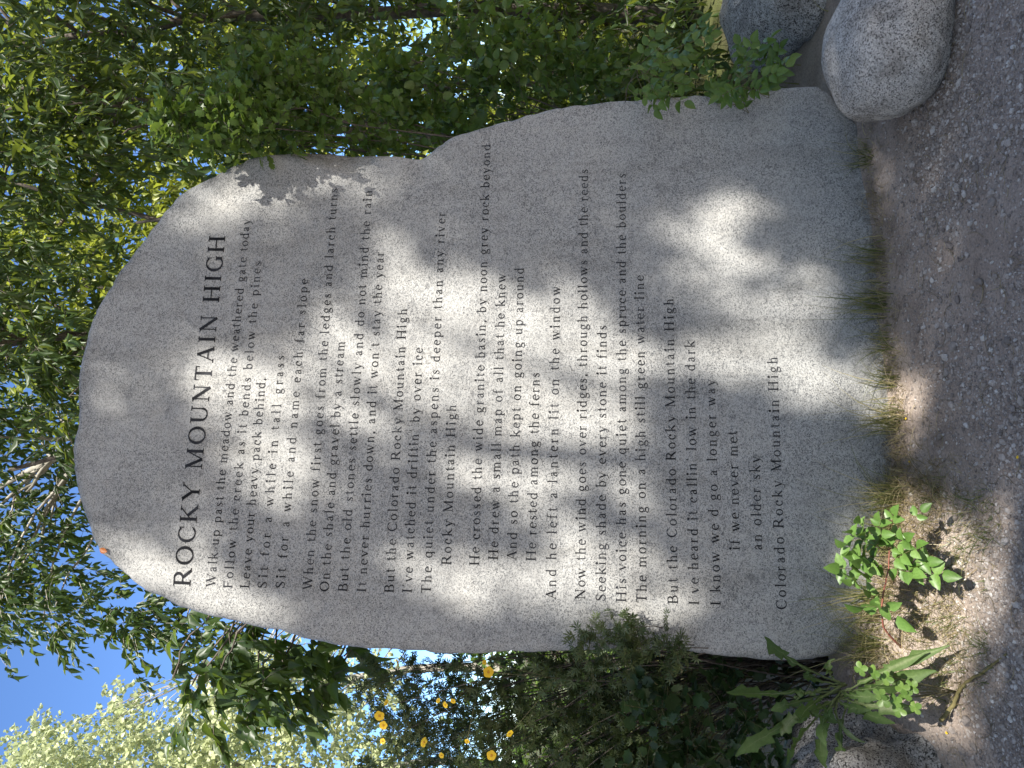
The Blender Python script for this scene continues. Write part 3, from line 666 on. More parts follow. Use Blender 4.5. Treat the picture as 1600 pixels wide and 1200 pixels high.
def background():
    rng = np.random.default_rng(5)
    # --- narrow-leaved willows to the right of and behind the stone
    C = np.vstack([scatter(rng, 250, (-160, 1120, -260, 250), (3.9, 5.4)), scatter(rng, 62, (-160, 150, 200, 640), (4.2, 5.6)),
                   scatter(rng, 26, (300, 900, 300, 800), (4.6, 5.6))])
    bases = [np.array([2.33, 4.85]), np.array([1.35, 4.6]), np.array([.35, 5.0])]
    own = np.argmin([np.linalg.norm(C[:, :2] - b, axis=1) + (np.abs(C[:, 1] - 4.7) * 0) for b in bases], axis=0)
    fol = dict(ntw=8, tlen=.30, nlf=11, L=.090, Wd=.024, droop=.4, lean=(0, 0, -.75), T=LANCE, spread=.7)
    labs = ['narrow leaved willow with grey trunk at the far right edge behind the low boulders',
            'dense narrow leaved willow with thin brown branches right of the carved stone',
            'narrow leaved willow rising behind the rounded top of the carved stone']
    tr = [[gpt(2.33, 4.85), (2.36, 4.85, 1.2), (2.33, 4.8, 2.4), (2.2, 4.8, 3.6), (2.15, 4.8, 4.6)],
          [gpt(1.35, 4.6), (1.40, 4.6, 1.3), (1.55, 4.55, 2.6), (1.62, 4.5, 4.4)],
          [gpt(.35, 5.0), (.33, 5.0, 1.5), (.42, 5.0, 3.0), (.2, 4.9, 4.8)]]
    ex = [[([gpt(2.05, 5.2), (2.0, 5.1, 1.2), (1.9, 5.0, 2.6)], .025, .012)],
          [([gpt(1.2, 4.5), (1.5, 4.4, 2.2), (1.72, 4.3, 4.6)], .02, .009), ([gpt(1.5, 4.5), (1.25, 4.4, 1.8), (.9, 4.3, 3.4)], .02, .008)],
          [([gpt(.5, 5.1), (-.2, 5.0, 3.4), (-.55, 4.9, 4.5)], .03, .014), ([gpt(.3, 4.9), (.9, 4.7, 3.2), (1.3, 4.6, 4.6)], .022, .010)]]
    for i in range(3):
        tree('willow_tree', labs[i], 'tree', 20 + i, tr[i], (.06, .035, .045)[i], .014, C[own == i], rng.uniform(.16, .34, (own == i).sum()), fol, (M_WILLOW, M_BARK), 26,
             'narrow leaved willows behind the stone', extra_trunks=ex[i])
    # --- cottonwood whose hanging twigs stand out against the sky
    pol = [(-200, 560), (120, 560), (130, 760), (170, 880), (235, 930), (300, 957), (318, 978), (250, 1002), (215, 1005), (165, 990), (120, 975), (60, 972), (35, 990), (5, 972), (-200, 950)]
    C = np.vstack([scatter(rng, 120, (-200, 330, 560, 1020), (4.7, 5.9), pol), scatter(rng, 14, (-60, 330, 940, 1030), (4.7, 5.2), [(-60, 930), (330, 930), (330, 970), (200, 1005), (20, 985), (-60, 960)])])
    tree('cottonwood_tree', 'cottonwood behind the stone with pale limbs and twigs hanging dark against blue sky', 'tree', 31,
         [gpt(-.35, 5.4), (-.3, 5.4, 1.6), (-.1, 5.35, 3.1), (-.35, 5.3, 4.2), (-.75, 5.3, 4.9)], .055, .018, C, rng.uniform(.10, .22, len(C)),
         dict(ntw=6, tlen=.27, nlf=8, L=.078, Wd=.029, droop=.5, lean=(-.15, 0, -.8), T=LANCE, spread=.55), (M_COTTON, M_PALEBARK), 34,
         extra_trunks=[([(-.1, 5.35, 3.0), (.05, 5.3, 3.8), (.55, 5.2, 4.9)], .026, .004), ([(-.2, 5.35, 2.4), (-.55, 5.25, 3.4), (-.95, 5.2, 4.1)], .016, .002)])
    # --- broad pointed leaves hanging just behind the left edge of the stone
    pol = [(300, 960), (560, 990), (600, 1010), (560, 1040), (550, 1065), (520, 1085), (440, 1095), (400, 1120), (350, 1085), (320, 1050), (270, 1075), (262, 1050), (290, 1010)]
    C = scatter(rng, 34, (250, 610, 950, 1130), (3.35, 3.9), pol)
    C = np.vstack([C, scatter(rng, 12, (420, 900, 860, 960), (3.5, 3.9)), np.array([P(*q) for q in ((300, 1105, 3.5), (330, 1125, 3.5), (345, 1090, 3.45), (375, 1105, 3.5), (410, 1120, 3.5), (440, 1105, 3.5), (470, 1085, 3.5), (500, 1110, 3.55), (270, 1060, 3.45), (300, 1070, 3.4), (395, 1080, 3.4), (520, 1060, 3.4))])])
    tree('poplar_sapling', 'young poplar with large pointed dark leaves hanging behind the left edge of the stone', 'tree', 37,
         [gpt(-.75, 3.7), (-.72, 3.7, 1.2), (-.8, 3.65, 2.1), (-.95, 3.6, 2.7)], .018, .006, C, rng.uniform(.05, .11, len(C)),
         dict(ntw=3, tlen=.15, nlf=5, L=.104, Wd=.050, droop=.5, lean=(-.35, 0, -.75), T=DELT, spread=.45), (M_COTTON, M_BARK), 30, limb_r=.007)
    # --- sunlit yellow-green trees further back, seen through the gaps
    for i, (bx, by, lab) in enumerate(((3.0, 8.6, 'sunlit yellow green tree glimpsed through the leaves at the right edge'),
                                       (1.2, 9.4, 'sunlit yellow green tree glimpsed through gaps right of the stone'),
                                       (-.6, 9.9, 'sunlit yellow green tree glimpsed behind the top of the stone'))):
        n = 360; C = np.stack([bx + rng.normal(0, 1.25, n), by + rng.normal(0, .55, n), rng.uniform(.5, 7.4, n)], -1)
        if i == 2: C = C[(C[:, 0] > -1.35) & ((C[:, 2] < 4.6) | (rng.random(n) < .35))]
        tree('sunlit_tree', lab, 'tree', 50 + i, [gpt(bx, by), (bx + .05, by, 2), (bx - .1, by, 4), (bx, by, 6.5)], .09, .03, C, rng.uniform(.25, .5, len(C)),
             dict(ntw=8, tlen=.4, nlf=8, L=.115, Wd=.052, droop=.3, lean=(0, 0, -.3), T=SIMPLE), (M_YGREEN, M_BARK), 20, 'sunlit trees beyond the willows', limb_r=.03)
    # --- pale far aspens, upper left
    pol = [(-60, 1275), (-10, 1200), (30, 1165), (62, 1125), (90, 1120), (115, 1160), (145, 1135), (170, 1100), (190, 1110), (210, 1165), (238, 1135), (255, 1110), (310, 1070), (340, 1040), (380, 1020),
           (600, 1040), (640, 1100), (640, 1500), (-60, 1500)]
    A = scatter(rng, 820, (-60, 640, 1000, 1500), (9.5, 12.5), pol)
    A = A[~((EYE - (A[:, 2] - EYE) * 0 > 99))]
    ix = 800 + (EYE - A[:, 2]) * F / A[:, 1]
    A = A[(ix < 430) | (rng.random(len(A)) < .55)]
    bs = [np.array([-4.0, 10.6]), np.array([-5.6, 11.2]), np.array([-3.0, 11.8])]
    own = np.array([1, 0, 2])[np.searchsorted([-.455, -.385], A[:, 0] / A[:, 1] )]
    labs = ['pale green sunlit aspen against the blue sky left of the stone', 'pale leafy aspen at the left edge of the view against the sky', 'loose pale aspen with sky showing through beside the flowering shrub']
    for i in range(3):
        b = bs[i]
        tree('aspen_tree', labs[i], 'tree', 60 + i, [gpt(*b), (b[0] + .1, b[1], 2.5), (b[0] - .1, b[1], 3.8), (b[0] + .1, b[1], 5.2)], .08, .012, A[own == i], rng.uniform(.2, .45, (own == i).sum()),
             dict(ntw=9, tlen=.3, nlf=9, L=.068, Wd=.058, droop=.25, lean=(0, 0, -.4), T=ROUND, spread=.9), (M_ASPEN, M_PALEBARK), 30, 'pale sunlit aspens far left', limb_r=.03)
    # low growth under and beyond the trees so that the ground does not show bare
    for i, (bx, by, wd, lab) in enumerate(((-2.5, 5.6, 1.1, 'low leafy thicket under the aspens left of the stone'), (1.2, 6.6, 1.2, 'low leafy thicket under the willows right of the stone'), (3.0, 6.4, .9, 'low leafy thicket at the right edge under the willows'))):
        n = 130 if i == 0 else 60; C = np.stack([bx + rng.uniform(-1.4, 1.4, n) * wd, by + rng.normal(0, .4, n), rng.uniform(.35, 1.6, n)], -1)
        root = empty('thicket', gpt(bx, by), lab, 'shrub', 'thickets under the trees'); G = Geo()
        b0 = gpt(bx, by); limbs(G, rng, np.array([b0, b0 + [0, 0, .3]]), np.array([.02, .015]), C, 40, .01, .003); G.obj('stems', M_BARK, root)
        G = Geo(); foliage(G, rng, C, rng.uniform(.2, .35, n), ntw=8, tlen=.3, nlf=8, L=.075, Wd=.04, T=SIMPLE, droop=.3); G.obj('foliage', [M_CURRANT if i == 0 else M_YGREEN, M_BARK], root)
background()

# ------------------------------------------------------------------ shrubs close to the stone
def shrub(name, label, cat, seed, base, C, R, fol, leafm, stemm, nst, sr=.0038):
    rng = np.random.default_rng(seed); root = empty(name, base, label, cat); G = Geo()
    top = C[:, 2].max() - .1; main = []
    for k in range(4):
        q = C[rng.integers(len(C))]; main.append(wiggle(rng, [base + np.append(rng.normal(0, .06, 2), 0), base * [.7, .7, 0] + q * [.3, .3, 0] + [0, .05, base[2] + (top - base[2]) * .5], [q[0], q[1] + .04, top]], 14, .012))
    tubes(G, np.array(main), np.broadcast_to(np.linspace(sr * 1.3, sr * .5, 14), (4, 14)), 6)
    idx = rng.choice(len(C), min(nst, len(C)), replace=False); pp = []
    for i in idx:
        a = main[rng.integers(len(main))]; c = C[i]; a = a[np.argmin(np.abs(a[:, 2] - (c[2] - .22)))]
        m = a * .5 + c * .5 + np.array([0, 0, .08]) + rng.normal(0, .03, 3)
        p = bez(a, m, c, 9); p[1:-1] += rng.normal(0, .006, (7, 3)); pp.append(p)
    tubes(G, np.array(pp), np.broadcast_to(np.linspace(sr * .5, sr * .2, 9), (len(pp), 9)), 5); G.obj('stems', stemm, root)
    G = Geo(); foliage(G, rng, C, R, **fol); G.obj('foliage', [leafm, stemm], root)
    return root

def lobed_template():
    a = np.radians([-150, -115, -85, -62, -40, -20, 0, 20, 40, 62, 85, 115, 150]); r = np.array([.32, .46, .36, .52, .40, .60, .46, .60, .40, .52, .36, .46, .32])
    V = [(0, .42, .03)] + [(rr * math.sin(t), .42 + rr * math.cos(t), -.10 * rr) for t, rr in zip(a, r)] + [(0, 0, 0)]
    n = len(V); f = [(0, i + 1, i) for i in range(1, n - 1)] + [(0, 1, n - 1)]
    return np.array(V), [np.array(f)]
LOBED = lobed_template()

def near_shrubs():
    rng = np.random.default_rng(8)
    pol = [(300, 205), (330, 165), (360, 100), (430, 60), (520, 100), (600, 150), (640, 200), (655, 232), (560, 228), (470, 224), (400, 238), (350, 222)]
    C = scatter(rng, 64, (290, 660, 60, 250), (2.98, 3.3), pol)
    k = 22; sx = rng.uniform(400, 540, k); sy = rng.uniform(236, 288, k) - (sx - 400) * .12
    over = np.array([on_face(a_, b_) + SUN * t_ for a_, b_, t_ in zip(sx, sy, rng.uniform(.26, .42, k))])
    C = np.vstack([C, over])
    shrub('currant_bush', 'soft green round leaved bush leaning over the upper right edge of the stone', 'shrub', 71, gpt(1.0, 3.55), C, np.concatenate([rng.uniform(.05, .10, len(C) - k), np.full(k, .02)]),
          dict(ntw=6, tlen=.09, nlf=6, L=.036, Wd=.036, droop=.1, lean=(0, -.2, 0), T=LOBED, spread=.9, trad=.001, up=1.0), M_CURRANT, M_BARK, 30)
    pol = [(600, 60), (720, 30), (850, 60), (960, 60), (1000, 120), (960, 152), (860, 170), (780, 190), (700, 215), (640, 240), (600, 180)]
    C = scatter(rng, 46, (590, 1000, 30, 245), (3.3, 3.7), pol)
    shrub('snowberry_bush', 'dusky green bush with rounded leaves right of the stone, below its notch', 'shrub', 72, gpt(1.2, 3.9), C, rng.uniform(.06, .12, len(C)),
          dict(ntw=6, tlen=.13, nlf=6, L=.052, Wd=.04, droop=.2, lean=(0, -.1, -.2), T=OVATE, spread=.8, trad=.0012, up=.8), M_CURRANT, M_BARK, 26)
near_shrubs()

def pinnate(G, a, b, npair, L, Wd, nrm, rng, mi_leaf=0, mi_stem=1, T=OVATE, sag=.1):
    a = np.array(a, float); b = np.array(b, float); d = b - a; ln_ = np.linalg.norm(d)
    m = (a + b) / 2 + np.array([0, 0, sag * ln_]); p = bez(a, m, b, 7)
    tubes(G, p, np.linspace(.0012, .0006, 7), 4, None, mi_stem)
    nrm = unit(np.array(nrm, float) + rng.normal(0, .25, 3)); O = []; D = []; Ls = []
    for k in range(npair):
        t = .30 + .58 * k / max(1, npair - 1); o = (1 - t) ** 2 * a + 2 * t * (1 - t) * m + t * t * b
        side = unit(np.cross(unit(d), nrm))
        for s in (-1, 1): O.append(o); D.append(unit(side * s + unit(d) * .55 + rng.normal(0, .15, 3))); Ls.append(L * rng.uniform(.8, 1.1) * (.8 + .25 * math.sin(2.5 * t)))
    O.append(b); D.append(unit(d)); Ls.append(L * 1.1)
    n = len(O); Ls = np.array(Ls)
    leaves(G, np.array(O), np.array(D), np.broadcast_to(nrm, (n, 3)) + rng.normal(0, .22, (n, 3)), Ls, Ls * Wd / L, T, np.clip(rng.normal(.5, .22, n), 0, 1), mi_leaf)

def rose_bush():
    rng = np.random.default_rng(14); base = gpt(1.0, 3.35)
    root = empty('rose_bush', base, 'fresh green wild rose with paired leaflets overhanging the lower right edge of the stone', 'shrub')
    S = Geo(); G = Geo(); pol = [(985, 90), (1010, 40), (1080, 25), (1150, 60), (1210, 60), (1235, 95), (1210, 130), (1120, 160), (1050, 165), (1010, 165)]
    tips = np.vstack([scatter(rng, 46, (980, 1240, 20, 170), (2.62, 3.1), pol), [P(1015, 170, 2.66), P(1060, 160, 2.66), P(1115, 152, 2.66), P(1180, 140, 2.66), P(1225, 95, 2.7)]])
    canes = []
    for k in range(6):
        t = tips[rng.integers(len(tips))]; m = np.array([base[0], base[1] - .05, t[2] + .15]); p = bez(base + np.append(rng.normal(0, .03, 2), 0), m, t, 10); canes.append(p)
    tubes(S, np.array(canes), np.broadcast_to(np.linspace(.0032, .0012, 10), (6, 10)), 5); S.obj('canes', M_BARK, root)
    allp = np.concatenate(canes)[:, :]
    for t in tips:
        dd = np.linalg.norm(allp - t, axis=1); a0 = allp[np.argmin(dd + (allp[:, 2] < .25) * 1)]
        dirv = unit(t - a0 + rng.normal(0, .03, 3)); a = t - dirv * .10
        tubes(G, bez(a0, (a0 + a) / 2 + [0, 0, .01], a, 5), np.full(5, .0012), 4, None, 1)
        pinnate(G, a, t + np.array([0, 0, -.02]), 3, .042, .026, (rng.normal(0, .3), -.6, .8), rng)
    G.obj('foliage', [M_ROSE, M_STEM], root)
rose_bush()

# fingered leaves of the cinquefoil: five narrow leaflets as one template
def finger_template():
    V = []; Fs = []
    for a in (-75, -38, 0, 38, 75):
        t = math.radians(a); L = 1 - .0035 * abs(a); d = np.array([math.sin(t), math.cos(t), 0]); s = np.array([d[1], -d[0], 0]); o = len(V)
        V += [(0, 0, 0), tuple(d * L * .5 + s * .10 + [0, 0, .05]), tuple(d * L + [0, 0, -.06]), tuple(d * L * .5 - s * .10 + [0, 0, .05])]
        Fs.append((o, o + 1, o + 2, o + 3))
    return np.array(V, float), [np.array(Fs)]
FINGER = finger_template()

def cinquefoil():
    rng = np.random.default_rng(21); base = gpt(-1.0, 3.0)
    root = empty('cinquefoil_shrub', base, 'dark green cinquefoil shrub dotted with yellow flowers left of the stone', 'shrub')
    pol = [(560, 1090), (600, 1050), (640, 1030), (700, 1035), (800, 1030), (1060, 1040), (1080, 1100), (1060, 1330), (560, 1330), (570, 1200), (640, 1160), (590, 1130)]
    C = np.vstack([scatter(rng, 190, (560, 1090, 1020, 1330), (2.75, 3.3), pol), scatter(rng, 60, (680, 1080, 1030, 1330), (2.7, 3.0))])
    C2 = np.array([P(*q) for q in ((920, 985, 2.52), (935, 1000, 2.52), (960, 985, 2.5), (975, 1000, 2.5), (995, 980, 2.48), (1000, 1005, 2.5), (1040, 1005, 2.48), (1050, 1020, 2.48), (1060, 1012, 2.46),
                                  (925, 1040, 2.55), (960, 1035, 2.55), (1000, 1040, 2.55), (870, 1060, 2.6), (570, 1075, 2.8), (595, 1055, 2.85), (600, 1105, 2.75), (615, 1150, 2.75))])
    C = np.vstack([C, C2]); R = np.concatenate([rng.uniform(.05, .10, len(C) - len(C2)), np.full(len(C2), .025)])
    S = Geo(); pp = []
    for i in list(rng.choice(len(C) - len(C2), 70, replace=False)) + list(range(len(C) - len(C2), len(C))):
        a = base + np.append(rng.normal(0, .08, 2), 0); c = C[i]; m = np.array([a[0] * .5 + c[0] * .5, a[1] * .5 + c[1] * .5, a[2] * .3 + c[2] * .7]) + rng.normal(0, .03, 3)
        p = bez(a, m, c, 9); p[1:-1] += rng.normal(0, .005, (7, 3)); pp.append(p)
    tubes(S, np.array(pp), np.broadcast_to(np.linspace(.005, .0012, 9), (len(pp), 9)), 5); S.obj('stems', M_BARK, root)
    G = Geo(); foliage(G, rng, C, R, ntw=7, tlen=.075, nlf=7, L=.029, Wd=.029, droop=-.1, lean=(0, -.15, .35), T=FINGER, spread=.8, trad=.0008, up=.4)
    G.obj('foliage', [M_POTEN, M_STEM], root)
    FL = [(763, 1050, 2.62, 1.1), (622, 1035, 2.8, .8), (604, 1098, 2.72, .7), (593, 1118, 2.7, 1.1), (599, 1133, 2.7, .9), (598, 1158, 2.7, .6), (663, 1160, 2.66, 1.0), (685, 1095, 2.68, .6),
          (696, 1101, 2.68, .7), (708, 1095, 2.68, .6), (730, 1158, 2.66, .55), (768, 1180, 2.62, 1.0), (797, 1147, 2.62, .8), (690, 1180, 2.66, .6), (757, 1035, 2.62, .5)]
    for (ix, iy, Y, sc) in FL:
        c = P(ix, iy, Y - .12); nrm = unit(np.array([.25, -.85, .35]) + rng.normal(0, .35, 3)); u = unit(np.cross(nrm, [0, 0, 1])); v = np.cross(nrm, u)
        G = Geo(); r = .0165 * sc; a0 = rng.uniform(0, 6)
        for k in range(5):
            a = a0 + k * 2 * math.pi / 5; d = math.cos(a) * u + math.sin(a) * v
            leaves(G, np.array([c]), np.array([d + nrm * .18]), np.array([nrm]), np.array([r]), np.array([r * 1.1]), OBOV, np.array([.5]), 0)
        k = np.arange(8) * math.pi / 4; ring = c + nrm * .003 + r * .24 * (np.cos(k)[:, None] * u + np.sin(k)[:, None] * v)
        G.add(np.vstack([ring, [c + nrm * .006]]), [np.stack([np.arange(8), (np.arange(8) + 1) % 8, np.full(8, 8)], -1)], None, 1)
        near = np.argmin(np.linalg.norm(C - c, axis=1)); tubes(G, bez(C[near], (C[near] + c) / 2, c, 4), np.full(4, .0008), 4, None, 2)
        G.obj('flower', [M_PETAL, M_FCENT, M_STEM], root)
cinquefoil()

def low_left():
    rng = np.random.default_rng(25)
    C = scatter(rng, 50, (1010, 1260, 1035, 1330), (2.55, 2.9))
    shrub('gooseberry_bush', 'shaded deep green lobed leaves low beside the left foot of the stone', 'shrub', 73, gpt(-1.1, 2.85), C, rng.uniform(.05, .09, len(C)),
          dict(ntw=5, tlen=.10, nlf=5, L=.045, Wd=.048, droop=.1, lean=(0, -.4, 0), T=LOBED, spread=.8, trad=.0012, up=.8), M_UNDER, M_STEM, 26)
    # dandelion-like rosette with long toothed leaves
    base = P(1330, 1085, 2.36)
    root = empty('dandelion_plant', base, 'big dandelion rosette of long toothed leaves at the left foot of the stone', 'plant')
    B = [(1315, 1080), (1320, 1070), (1330, 1085), (1310, 1090)]
    L_ = [((1136, 1083), 2.34, .052, 40), ((1196, 994), 2.40, .05, 30), ((1150, 1180), 2.36, .06, 20), ((1230, 1195), 2.28, .05, 20), ((1205, 1110), 2.42, .045, 50), ((1250, 1130), 2.26, .055, 20),
          ((1462, 1047), 2.17, .062, -55), ((1440, 1110), 2.15, .058, -40), ((1290, 1165), 2.24, .05, 10), ((1262, 1050), 2.33, .045, 35), ((1400, 1130), 2.2, .05, -30), ((1350, 1160), 2.22, .05, -10),
          ((1425, 1070), 2.2, .05, -40), ((1240, 1090), 2.3, .045, 30), ((1270, 1120), 2.3, .04, 30), ((1310, 1130), 2.27, .045, 0), ((1380, 1090), 2.2, .045, 0), ((1220, 1150), 2.33, .05, 0), ((1445, 1020), 2.17, .045, 0), ((1360, 1110), 2.24, .04, 0), ((1290, 1200), 2.3, .05, 0), ((1300, 1030), 2.3, .04, 20), ((1330, 1215), 2.3, .05, 0), ((1480, 1010), 2.16, .045, -60)]
    for q, ((ix, iy), Y, wd, rise) in enumerate(L_):
        b = P(*B[q % 4], 2.37); tip = P(ix, iy, Y); tip[2] = max(tip[2], float(gz(tip[0], tip[1])) + .012)
        m = (b + tip) / 2 + np.array([0, -.02, .06 + .03 * rng.random()]); n = 25; p = bez(b, m, tip, n); p[::4] += rng.normal(0, .003, p[::4].shape)
        t = np.linspace(0, 1, n); T = unit(np.gradient(p, axis=0)); nr = unit(np.array([.1, -.75, .7]) + rng.normal(0, .3, 3)); s = unit(np.cross(T, nr)); nn = np.cross(s, T)
        w_ = wd * .40 * (np.clip((t - .12) / .55, 0.10, 1)) * np.clip((1.02 - t) / .16, 0.03, 1)
        tooth = np.array([1.0, .78, .52, .36])[np.arange(n) % 4] * rng.uniform(.85, 1.1, n); tooth = np.where(t > .72, np.maximum(tooth, .8), tooth); w_ = w_ * tooth
        back = -T * (w_ * .5)[:, None]
        tw = rng.normal(0, .25)
        V = []
        for sgn in (-1, 1):
            V.append(p + s * (sgn * w_)[:, None] + nn * (w_ * (.35 + .25 * np.sin(t * 9 + q)))[:, None] + back)
        Vm = p; V = np.concatenate([V[0], Vm, V[1]]); i = np.arange(n - 1)
        G = Geo(); G.add(V, [np.stack([i, n + i, n + i + 1, i + 1], -1), np.stack([n + i, 2 * n + i, 2 * n + i + 1, n + i + 1], -1)], np.clip(rng.normal(.5, .2) + .35 * np.tile(np.zeros(n), 3) + np.concatenate([np.zeros(n), np.full(n, .3), np.zeros(n)]), 0, 1))
        tubes(G, p - nn * .001, np.linspace(.0035, .0008, n), 5, np.array([.9]))
        G.obj('leaf', M_DANDE, root)
    # wild rose seedling reaching to the right along the foot of the stone
    base = gpt(*P(1385, 1012, 2.38)[:2], 0)
    root = empty('rose_seedling', base, 'sunlit wild rose seedling with a red stem on the dry grass before the stone', 'plant')
    Y = 2.28; stemp = np.array([base, P(1378, 985, 2.34), P(1377, 950, 2.31), P(1382, 915, Y), P(1391, 885, Y - .02), P(1388, 850, Y - .02)])
    S = Geo(); sp = wiggle(rng, stemp, 14, .001); tubes(S, sp, np.linspace(.0035, .0015, 14), 6); S.obj('stem', M_REDSTEM, root)
    G = Geo()
    RA = [((1380, 948), (1352, 948), 2.26, 1, .052), ((1380, 940), (1402, 962), 2.24, 1, .05), ((1381, 930), (1362, 925), 2.24, 1, .046),
          ((1390, 890), (1312, 888), 2.22, 3, .040), ((1388, 880), (1322, 852), 2.2, 3, .036), ((1386, 865), (1345, 818), 2.2, 3, .030), ((1390, 885), (1425, 895), 2.18, 2, .040),
          ((1391, 885), (1472, 898), 2.14, 3, .040), ((1390, 880), (1432, 856), 2.16, 3, .036), ((1388, 850), (1350, 838), 2.2, 2, .032), ((1388, 850), (1398, 806), 2.2, 2, .034),
          ((1388, 850), (1440, 800), 2.2, 2, .03), ((1385, 870), (1335, 868), 2.21, 3, .036), ((1386, 860), (1330, 835), 2.19, 3, .032), ((1390, 880), (1448, 878), 2.17, 3, .036), ((1388, 860), (1375, 815), 2.2, 3, .032), ((1390, 885), (1345, 880), 2.17, 3, .036), ((1391, 885), (1330, 905), 2.18, 3, .038), ((1389, 860), (1415, 842), 2.18, 2, .034)]
    for (a, b, Yb, npair, L) in RA:
        pinnate(G, P(*a, Y - .01), P(*b, Yb), npair, L * 1.18, L * .80, (rng.normal(0.1, .25), -.55, .85), rng)
    G.obj('foliage', [M_SEED, M_STEM], root)
    # clover-like seedling under the dandelion leaves
    base = P(1400, 1080, 2.2); base[2] = float(gz(base[0], base[1]))
    root = empty('clover_plant', base, 'small clover like plant with round leaflets under the dandelion', 'plant'); G = Geo()
    for (ix, iy) in ((1375, 1085), (1380, 1095), (1410, 1075), (1425, 1073), (1400, 1095), (1415, 1085), (1365, 1050), (1385, 1060), (1345, 1045), (1430, 1105), (1405, 1110)):
        c = P(ix, iy, 2.12); tubes(G, bez(base, (base + c) / 2 + [0, 0, .02], c, 5), np.full(5, .0009), 4, None, 1)
        a0 = rng.uniform(0, 6); n3 = unit(np.array([0, -.7, .8]) + rng.normal(0, .2, 3)); u = unit(np.cross(n3, [0, 0, 1])); v = np.cross(n3, u)
        for k in range(4):
            a = a0 + k * 1.57; leaves(G, np.array([c]), np.array([math.cos(a) * u + math.sin(a) * v]), np.array([n3]), np.array([.021]), np.array([.018]), OBOV, np.array([rng.uniform(.2, .9)]), 0)
    G.obj('foliage', [M_ROSE, M_STEM], root)
low_left()

# ------------------------------------------------------------------ grass
def blades(G, rng, base, n, hgt, spread, tone, wd=.0026, flop=.5, toward=None):
    o = base + np.stack([rng.normal(0, spread[0], n), rng.normal(0, spread[1], n), np.zeros(n)], -1)
    o[:, 2] = gz(o[:, 0], o[:, 1]) - .005
    h = hgt * rng.uniform(.45, 1.15, n); d = rv(rng, n); d[:, 2] = 0
    if toward is not None: d = d + np.array(toward)
    f = flop * rng.uniform(.3, 1.4, n); K = 5; t = np.linspace(0, 1, K)
    p = o[:, None] + np.array([0, 0, 1.0]) * (h[:, None] * (t - .35 * np.minimum(f, 1.3)[:, None] * t ** 2.2))[..., None] + d[:, None] * (h * f)[:, None, None] * (t ** 1.8)[None, :, None]
    p[..., 2] = np.maximum(p[..., 2], gz(p[..., 0], p[..., 1]) + .003)
    side = rv(rng, n); side[:, 2] *= .2; side = unit(side); w_ = wd * (1 - .9 * t)
    V = np.concatenate([p - side[:, None] * w_[None, :, None], p + side[:, None] * w_[None, :, None]], 1)
    i = np.arange(K - 1); q = np.stack([i, i + 1, K + i + 1, K + i], -1)
    off = (np.arange(n) * 2 * K)[:, None, None]
    G.add(V.reshape(-1, 3), [(off + q[None]).reshape(-1, 4)], np.repeat(np.clip(rng.normal(tone, .22, n), 0, 1), 2 * K))

def footpt(ix, iy, dY=-.05):
    """ground point at the foot of the face"""
    x = on_face(ix, iy)[0]; y = base_line(x) + dY
    return np.array([x, y, float(gz(x, y))])

